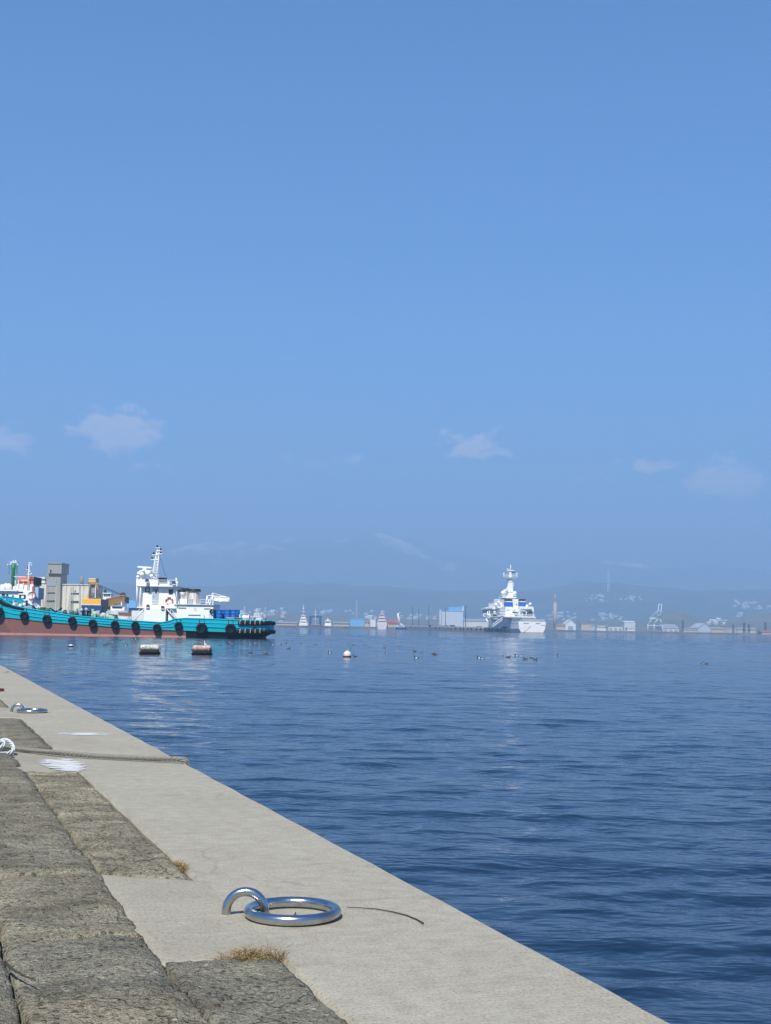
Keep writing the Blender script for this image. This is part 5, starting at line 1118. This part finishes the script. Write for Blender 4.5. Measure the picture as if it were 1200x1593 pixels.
# ------------------------------------------------------------------ the far port
def shed(name, px0, px1, y0, y1, Y, wall, roof, label, cat='warehouse', depth=22, style='flat', eave=None, zb=1.9, group=None, doors=0, wins=0):
    """a building that fills a photo rectangle at depth Y, standing on the port ground"""
    o = root_at(name, (px0 + px1) / 2, Y, zb); xm = (px0 + px1) / 2
    x0, x1 = ap(o, px0, y1, Y).x, ap(o, px1, y1, Y).x; zt = ap(o, xm, y0, Y).z; ze = zt * .62 if eave is None else ap(o, xm, eave, Y).z
    if style == 'flat':
        MB().box(x0, x1, 0, depth, -1, zt).build('wall', wall, o); MB().box(x0 - .3, x1 + .3, -.3, depth + .3, zt + .004, zt + .5).build('roof', roof, o)
    elif style == 'gable':                                         # gable end towards us
        MB().prism([(x0, -1), (x1, -1), (x1, ze), ((x0 + x1) / 2, zt), (x0, ze)], 0, depth).build('wall', wall, o)
        m = MB(); c = (x0 + x1) / 2
        m.prism([(x0 - .5, ze - .1), (c, zt + .15), (x1 + .5, ze - .1), (x1 + .5, ze + .25), (c, zt + .5), (x0 - .5, ze + .25)], -.5, depth + .5); m.build('roof', roof, o)
    else:                                                          # eaves towards us
        MB().box(x0, x1, 0, depth, -1, ze).build('wall', wall, o)
        m = MB(); m.add([(x0 - .4, -.5, ze), (x1 + .4, -.5, ze), (x1 + .4, depth / 2, zt), (x0 - .4, depth / 2, zt), (x1 + .4, depth + .5, ze), (x0 - .4, depth + .5, ze)], [[0, 1, 2, 3], [3, 2, 4, 5], [0, 3, 5], [1, 4, 2], [0, 5, 4, 1]]); m.build('roof', roof, o)
    H_ = max(1.5, min(zt, ze if style != 'flat' else zt))
    for k in range(doors): c = x0 + (x1 - x0) * (k + .5) / doors; w_ = min(3, (x1 - x0) / doors * .35); MB().box(c - w_, c + w_, -.08, .1, 0, H_ * .7).build('door', GREY, o)
    for k in range(wins): c = x0 + (x1 - x0) * (k + .5) / wins; w_ = (x1 - x0) / wins * .32; MB().box(c - w_, c + w_, -.07, .1, H_ * .55, H_ * .8).build('window', GLASS, o)
    tag(o, label, cat, group); return o
# left part of the far shore
shed('blue_shed', 545, 567, 962.8, 972.6, 1175, SKYB, SKYB, 'light blue rectangular shed on the far quay', 'shed', 14)
shed('low_store', 567.6, 575, 966, 972.8, 1170, BEIGE, TINROOF, 'small brownish store right of the light blue shed', 'shed', 10, wins=2); shed('white_store', 575.6, 584.5, 963.8, 972.4, 1172, WHITE2, PALE, 'small white cube store left of the pink-white vessel', 'shed', 9)
shed('red_roof_shed', 601, 622, 963.6, 973.8, 1180, BEIGE, REDROOF, 'shed with long red roof right of the pink-white vessel', 'shed', 16, 'eave', 969, wins=5)
o = shed('tank_building', 686, 720.5, 951, 972, 1400, PBLUE, SKYB, 'tall white industrial building with a blue top storey', 'building', 26); pbox('blue_top', SKYB, o, (698, 719.5, 944, 950.6), Y=1402, depth=18); pbox('stair_tower', PBLUE, o, (683.8, 687, 948.5, 972), Y=1398, depth=6); pbox('railing', WHITE2, o, (719.6, 721.6, 942.8, 951), Y=1399.5, depth=.6)
shed('smoke_stand_in', 722, 760, 962.5, 972, 1440, PALE, TINROOF, 'long pale grey shed shape standing in for smoke between the blue-topped building and the ship', 'warehouse', 26, 'eave', 966.5)  # shed shape added in place of the pale smoke
shed('low_warehouse', 430, 462, 967, 972, 1330, BEIGE, TINROOF, 'low beige warehouse just off the tug stern', 'warehouse', 20, 'eave', 969.3, wins=6); shed('low_warehouse', 519, 543, 967.3, 972.5, 1240, BEIGE, TINROOF, 'low beige warehouse left of the light blue shed', 'warehouse', 18, 'eave', 969.6, wins=6); shed('brick_store', 434, 441, 963.6, 970, 1350, GREY, DARK, 'small dark grey store near the tug stern', 'shed', 12)
# right part
shed('gable_shed', 880, 896, 964.2, 975.6, 1560, WHITE2, PALE, 'white gabled shed right of the chimney', 'shed', 30, 'gable', 971.6, doors=1); shed('tan_block', 904.5, 920, 971.6, 981, 1470, BEIGE, BEIGE, 'tan windowless block on the right shore', 'building', 18)
shed('white_row', 929, 946, 974, 978.6, 1560, WHITE2, PALE, 'low white building left of the crane, first of two', 'building', 18, wins=6); shed('white_row', 947, 969, 975.4, 982, 1480, WHITE2, TINROOF, 'low white building left of the crane, nearer the water', 'building', 18, doors=3, wins=0); shed('long_hall', 971.5, 988.5, 965.8, 970.2, 1750, PALE, WHITE2, 'long narrow white roofed hall on the slope left of the crane', 'warehouse', 24, 'eave', 968); shed('quay_office', 976, 987, 977, 982.8, 1470, WHITE2, PALE, 'small white quay office left of the crane', 'building', 12, wins=4)
shed('grey_hall', 920, 930, 971.6, 979, 1600, PGREY, TINROOF, 'small blue-grey gabled hall beside the tan block', 'shed', 24, 'gable', 975.4); shed('low_depot', 866, 880, 971, 977.2, 1560, BEIGE, TINROOF, 'low depot at the foot of the chimney', 'building', 16, wins=5)
shed('grey_warehouse', 1032, 1056, 970.6, 982.4, 1480, PALE, TINROOF, 'grey roofed warehouse right of the harbour crane', 'warehouse', 40, 'eave', 977.4, doors=3); shed('conical_store', 1086.5, 1106, 970, 984, 1440, PGREY, PGREY, 'pale grey peaked storage hall on the right shore', 'warehouse', 40, 'gable', 977)
shed('beige_row', 1107, 1126, 977, 984.6, 1470, BEIGE, PALE, 'beige low building right of the peaked hall', 'building', 20, wins=7); shed('beige_row', 1127, 1146, 976.6, 985, 1490, BEIGE, OCHRE, 'beige building with ochre roof edge on the right shore', 'building', 20, doors=2, wins=4); shed('beige_row', 1147, 1176, 977.6, 985.4, 1500, BEIGE, PALE, 'longest beige building toward the right edge', 'building', 20, wins=9); shed('pink_shed', 1064, 1086, 979, 984, 1440, BEIGE, PALE, 'low pinkish shed left of the peaked hall', 'shed', 14, wins=6)
o = shed('red_hulk', 1185, 1206, 981, 987.6, 1340, BEIGE, REDROOF, 'red-brown roofed shed at the right edge of the shore', 'shed', 14, 'eave', 984)
# the chimney
ch = root_at('chimney', 864, 1580, 1.9); tag(ch, 'tall tan chimney with a dark top right of the patrol ship', 'chimney'); m = MB(); m.cyl(ap(ch, 863.8, 978, 1580), ap(ch, 863.9, 936.8, 1580), 2.3, 1.9, 16); m.build('stack', paint('tan_chimney', (.44, .36, .32), .85, .2), ch); m = MB(); m.cyl(ap(ch, 863.9, 936.8, 1580), ap(ch, 864, 924, 1580), .85, .75, 12); m.build('flue_tip', GREY, ch); m = MB(); m.cyl(ap(ch, 863.9, 937.2, 1580), ap(ch, 863.9, 936.2, 1580), 2.15, 2.15, 16); m.build('collar', PALE, ch)
# container crane with raised boom
hc = root_at('harbour_crane', 1020, 1430, 1.9); tag(hc, 'pale blue-grey harbour gantry crane with raised boom on the right shore', 'crane'); CR = paint('pale_crane_paint', (.50, .58, .64), .5, .15)
def bars(name, segs, r, Y, parent, mat): 
    m = MB()
    for a, b in segs: m.cyl(ap(parent, *a, Y), ap(parent, *b, Y), r, n=6)
    return m.build(name, mat, parent)
for d in (0, 14): bars('leg_frame', (((1008.2, 984), (1008.2, 971)), ((1008.2, 971), (1015, 962)), ((1018, 984), (1018, 971)), ((1018, 971), (1023.5, 963)), ((1030.8, 984), (1030.8, 972)), ((1030.8, 972), (1027, 963)), ((1012, 962.4), (1028, 963.6)), ((1008.2, 973), (1030.8, 974))), .62, 1430 + d, hc, CR)
bars('boom', (((1021.5, 964), (1025.6, 940)), ((1027.4, 964), (1029.8, 940)), ((1025.4, 940), (1030, 940)), ((1024.5, 950), (1029, 950)), ((1023, 957), (1028.3, 957))), .55, 1432, hc, CR); bars('back_stay', (((1012, 960), (1022.5, 951)), ((1012, 964), (1022, 960.8)), ((1012, 960), (1012, 965))), .35, 1432, hc, CR); pbox('machine_house', CR, hc, (1011, 1018.5, 960.4, 964), Y=1431, depth=9)
for d in (0,): bars('cross_tie', (((1008, 984), (1008, 981)),), .5, 1437, hc, CR)
# masts and towers
def pylon(px, yt, yb, Y, r, label, mat=DARK, zb=1.9):
    o = root_at('lattice_mast', px, Y, zb); m = MB(); a, b = ap(o, px, yb, Y), ap(o, px, yt, Y); w = r * 2.6
    for dx, dy in ((-w, -w), (w, -w), (w, w), (-w, w)): m.cyl(a + Vector((dx, dy, -1)), b + Vector((dx * .4, dy * .4, 0)), r * .5, n=4)
    m.build('legs', mat, o); m = MB(); n_ = 8
    for k in range(n_): p, q = a.lerp(b, k / n_), a.lerp(b, (k + 1) / n_); ww = w * (1 - .6 * k / n_); m.cyl(p + Vector((-ww, -ww, 0)), q + Vector((ww * .93, -ww * .93, 0)), r * .35, n=4); m.cyl(p + Vector((-ww, -ww, 0)), p + Vector((ww, -ww, 0)), r * .35, n=4)
    m.build('bracing', mat, o); m = MB(); m.box(b.x - w * 1.3, b.x + w * 1.3, b.y - w, b.y + w, b.z - .5, b.z); m.build('head_platform', mat, o); tag(o, label, 'mast')
for a in ((1062.4, 965.4, 983, 1450, .42, 'dark lattice mast right of the grey warehouse'), (1141, 972, 985, 1440, .28, 'thin dark mast before the ochre-edged building'), (1158, 969, 985, 1430, .45, 'stout dark mast, third from the right edge'), (1165.2, 971.6, 985.5, 1430, .4, 'dark mast, second from the right edge'), (1191, 968.6, 986, 1420, .42, 'dark mast nearest the right edge')): pylon(*a)
pylon(555, 935, 974, 1200, .32, 'tall pale lattice mast behind the light blue shed', PGREY); pylon(415, 932, 974, 1300, .35, 'tall grey lattice mast above the tug stern', GREY); h = hit_land(947, 920)
if h: pylon(947, 886, 921, h.y, 1.3, 'white relay mast on the far hill crest', WHITE2, h.z - 2)
# vessels along the far quay
def far_boat(px0, px1, ytop, ydeck, ywl, Y, hullm, label, ymast, tiers, cab=WHITE):
    o = root_at('small_ship', (px0 + px1) / 2, Y); xm = (px0 + px1) / 2; w = px1 - px0; k = F / Y
    m = MB(); hwid = w / k / 2; zd = ap(o, xm, ydeck, Y).z; L = 14                  # bow or stern on: a tapering hull
    secs = [[(hwid * q * .96, v, zd * zz), (hwid * q, v, zd * .75 * zz), (hwid * q * .8, v, -.5)] for v, q, zz in ((0, .8, 1.05), (3, 1, 1), (10, 1, 1), (L, .3, 1.25))]
    for side in (-1, 1):
        for i in range(3):
            for j in range(2):
                q = [secs[i][j], secs[i][j + 1], secs[i + 1][j + 1], secs[i + 1][j]]; m.add([(side * x, y, z) for x, y, z in q], [[0, 1, 2, 3] if side > 0 else [3, 2, 1, 0]])
    e = secs[0]
    for j in range(2): m.add([(-e[j][0], 0, e[j][2]), (-e[j + 1][0], 0, e[j + 1][2]), (e[j + 1][0], 0, e[j + 1][2]), (e[j][0], 0, e[j][2])], [[0, 1, 2, 3]])
    for i in range(3): (a, v, z), (b, v2, z2) = secs[i][0], secs[i + 1][0]; m.add([(-a, v, z - .3), (a, v, z - .3), (b, v2, z2 - .3), (-b, v2, z2 - .3)], [[0, 1, 2, 3]])
    m.build('hull', hullm, o); y1 = ydeck
    for i in range(tiers):
        f = 1 - (i + 1) * .17; y0 = ydeck - (ydeck - ytop) * (i + 1) / tiers; pbox('house', cab, o, (xm - w * .42 * f, xm + w * .42 * f, y0, y1 + .2), Y=Y + 2 + i * .8, depth=6 - i); pbox('window_band', GLASS, o, (xm - w * .36 * f, xm + w * .36 * f, y0 + (y1 - y0) * .25, y0 + (y1 - y0) * .55), Y=Y + 1.9 + i * .8, depth=.2); y1 = y0
    m = MB(); m.cyl(ap(o, xm, ytop, Y + 5), ap(o, xm + .3, ymast, Y + 5), .3, .12, 8); ms = m.build('mast', cab, o)
    for q in (.35, .65, .85): py = ytop + (ymast - ytop) * q; hwm = w * .20 * (1.2 - q); pbox('crosstree', cab, o, (xm - hwm, xm + hwm, py - .3, py + .3), Y=Y + 4.6, depth=.5)
    tag(o, label, 'ship'); return o
far_boat(464, 480.5, 957, 970.4, 976.4, 1270, WHITE, 'white patrol boat left of the dark blue gantry', 941, 3); far_boat(504, 516.8, 965, 972, 977, 1210, WHITE, 'small white motor boat right of the dark blue gantry', 962, 1); far_boat(585, 604, 956, 969.6, 978.8, 1080, paint('pinkish_white_paint', (.70, .62, .64), .5, .2), 'pinkish white vessel before the red-roofed shed', 949.6, 3, paint('pinkish_white_paint', (.7, .62, .64)))
far_boat(391, 408, 952, 962, 972, 1250, WHITE, 'white vessel just above the tug stern fender', 946, 3); far_boat(376, 384.5, 957, 966, 972, 1250, NAVY, 'slim white-masted vessel right of the blue drums', 943.5, 1)
wk = far_boat(616, 632.5, 972.8, 975.6, 980.4, 1060, NAVY, 'dark workboat with a white derrick at the pier head', 970, 1); bars('derrick', (((623, 974), (619.8, 953.6)), ((621, 974), (618.6, 954)), ((619, 954.6), (623, 953)), ((620.6, 962), (622.4, 962))), .3, 1062, wk, WHITE)
lc = far_boat(481, 501, 971.6, 972.8, 977, 1240, DARK, 'low dark barge lying under the dark blue gantry', 948, 1, WHITE2)
gf = root_at('gantry', 491, 1262, 1.9); tag(gf, 'dark blue portal gantry frame on the far quay', 'gantry'); pbox('leg', NAVY, gf, (481.4, 484.8, 959, 976), Y=1262, depth=3); pbox('leg', NAVY, gf, (497, 500.2, 959, 976), Y=1262, depth=3); pbox('beam', NAVY, gf, (481.4, 500.2, 957.6, 960.4), Y=1261.8, depth=3.4, bevel=.2)
# far houses on the slopes
HW = paint('far_house_wall', (.55, .54, .52), .7, .2, .3); HR = (paint('far_roof_white', (.56, .58, .61), .6, .2, .3), paint('far_roof_red', (.42, .19, .15), .6, .2, .3), paint('far_roof_blue', (.22, .30, .42), .6, .2, .3))
protos = []
for mt in HR:
    o = empty('house', (0, 0, 0)); MB().box(-4.5, 4.5, 0, 8, -4, 5).build('wall', HW, o); m = MB(); m.add([(-5, -.5, 4.9), (5, -.5, 4.9), (5, 4, 7.8), (-5, 4, 7.8), (5, 8.5, 4.9), (-5, 8.5, 4.9)], [[0, 1, 2, 3], [3, 2, 4, 5], [0, 3, 5], [1, 4, 2], [0, 5, 4, 1]]); m.build('roof', mt, o); protos.append(o)
clusters = ((368, 442, 948, 962, 34, 'pale house in the dense far town above the tug stern'), (498, 520, 948, 956, 7, 'pale house on the far slope above the dark blue gantry'), (538, 552, 951, 957, 5, 'pale house on the far slope above the light blue shed'), (566, 612, 952, 963, 12, 'pale house on the far slope above the pinkish vessel'), (620, 690, 956, 966, 16, 'pale house behind the pier lamp posts'), (853, 900, 953, 965, 18, 'pale house on the low ground around the chimney'), (910, 940, 927, 936, 11, 'white house high on the hill right of the chimney'), (952, 1000, 929, 935, 12, 'white house high on the hill left of the crane'), (918, 968, 956, 966, 16, 'pale house on the low slope left of the crane'), (1138, 1176, 936, 948, 22, 'white house in the hillside cluster at upper right'), (1145, 1154, 951, 962, 5, 'white house just below the upper right hillside cluster'), (1180, 1200, 944, 949, 7, 'white house on the hill at the right edge'), (1100, 1140, 966, 973, 8, 'pale house behind the peaked storage hall'), (770, 850, 960, 968, 9, 'pale house behind the patrol ship'))
hr = random.Random(21); used = [0, 0, 0]
for x0, x1, y0, y1, n_, lb in clusters:
    for k in range(n_):
        px, py = hr.uniform(x0, x1), hr.uniform(y0, y1); h = hit_land(px, py)
        if h is None: continue
        q = hr.choices((0, 1, 2), (6, 1.2, 1.2))[0]
        o = protos[q] if not used[q] else copy_tree(protos[q]); used[q] = 1
        o.location = h; kk = hr.uniform(.40, .85) * (1.0 if h.y < 3000 else 1.25); o.scale = (kk * hr.uniform(.8, 1.5), kk, kk * hr.uniform(.8, 1.25)); o.rotation_euler.z = hr.uniform(-.6, .6)
        tag(o, lb, 'house', 'houses: ' + lb.replace('pale house ', '').replace('white house ', ''))
for q in range(3):
    if not used[q]: 
        for ch_ in list(protos[q].children): bpy.data.objects.remove(ch_)
        bpy.data.objects.remove(protos[q])
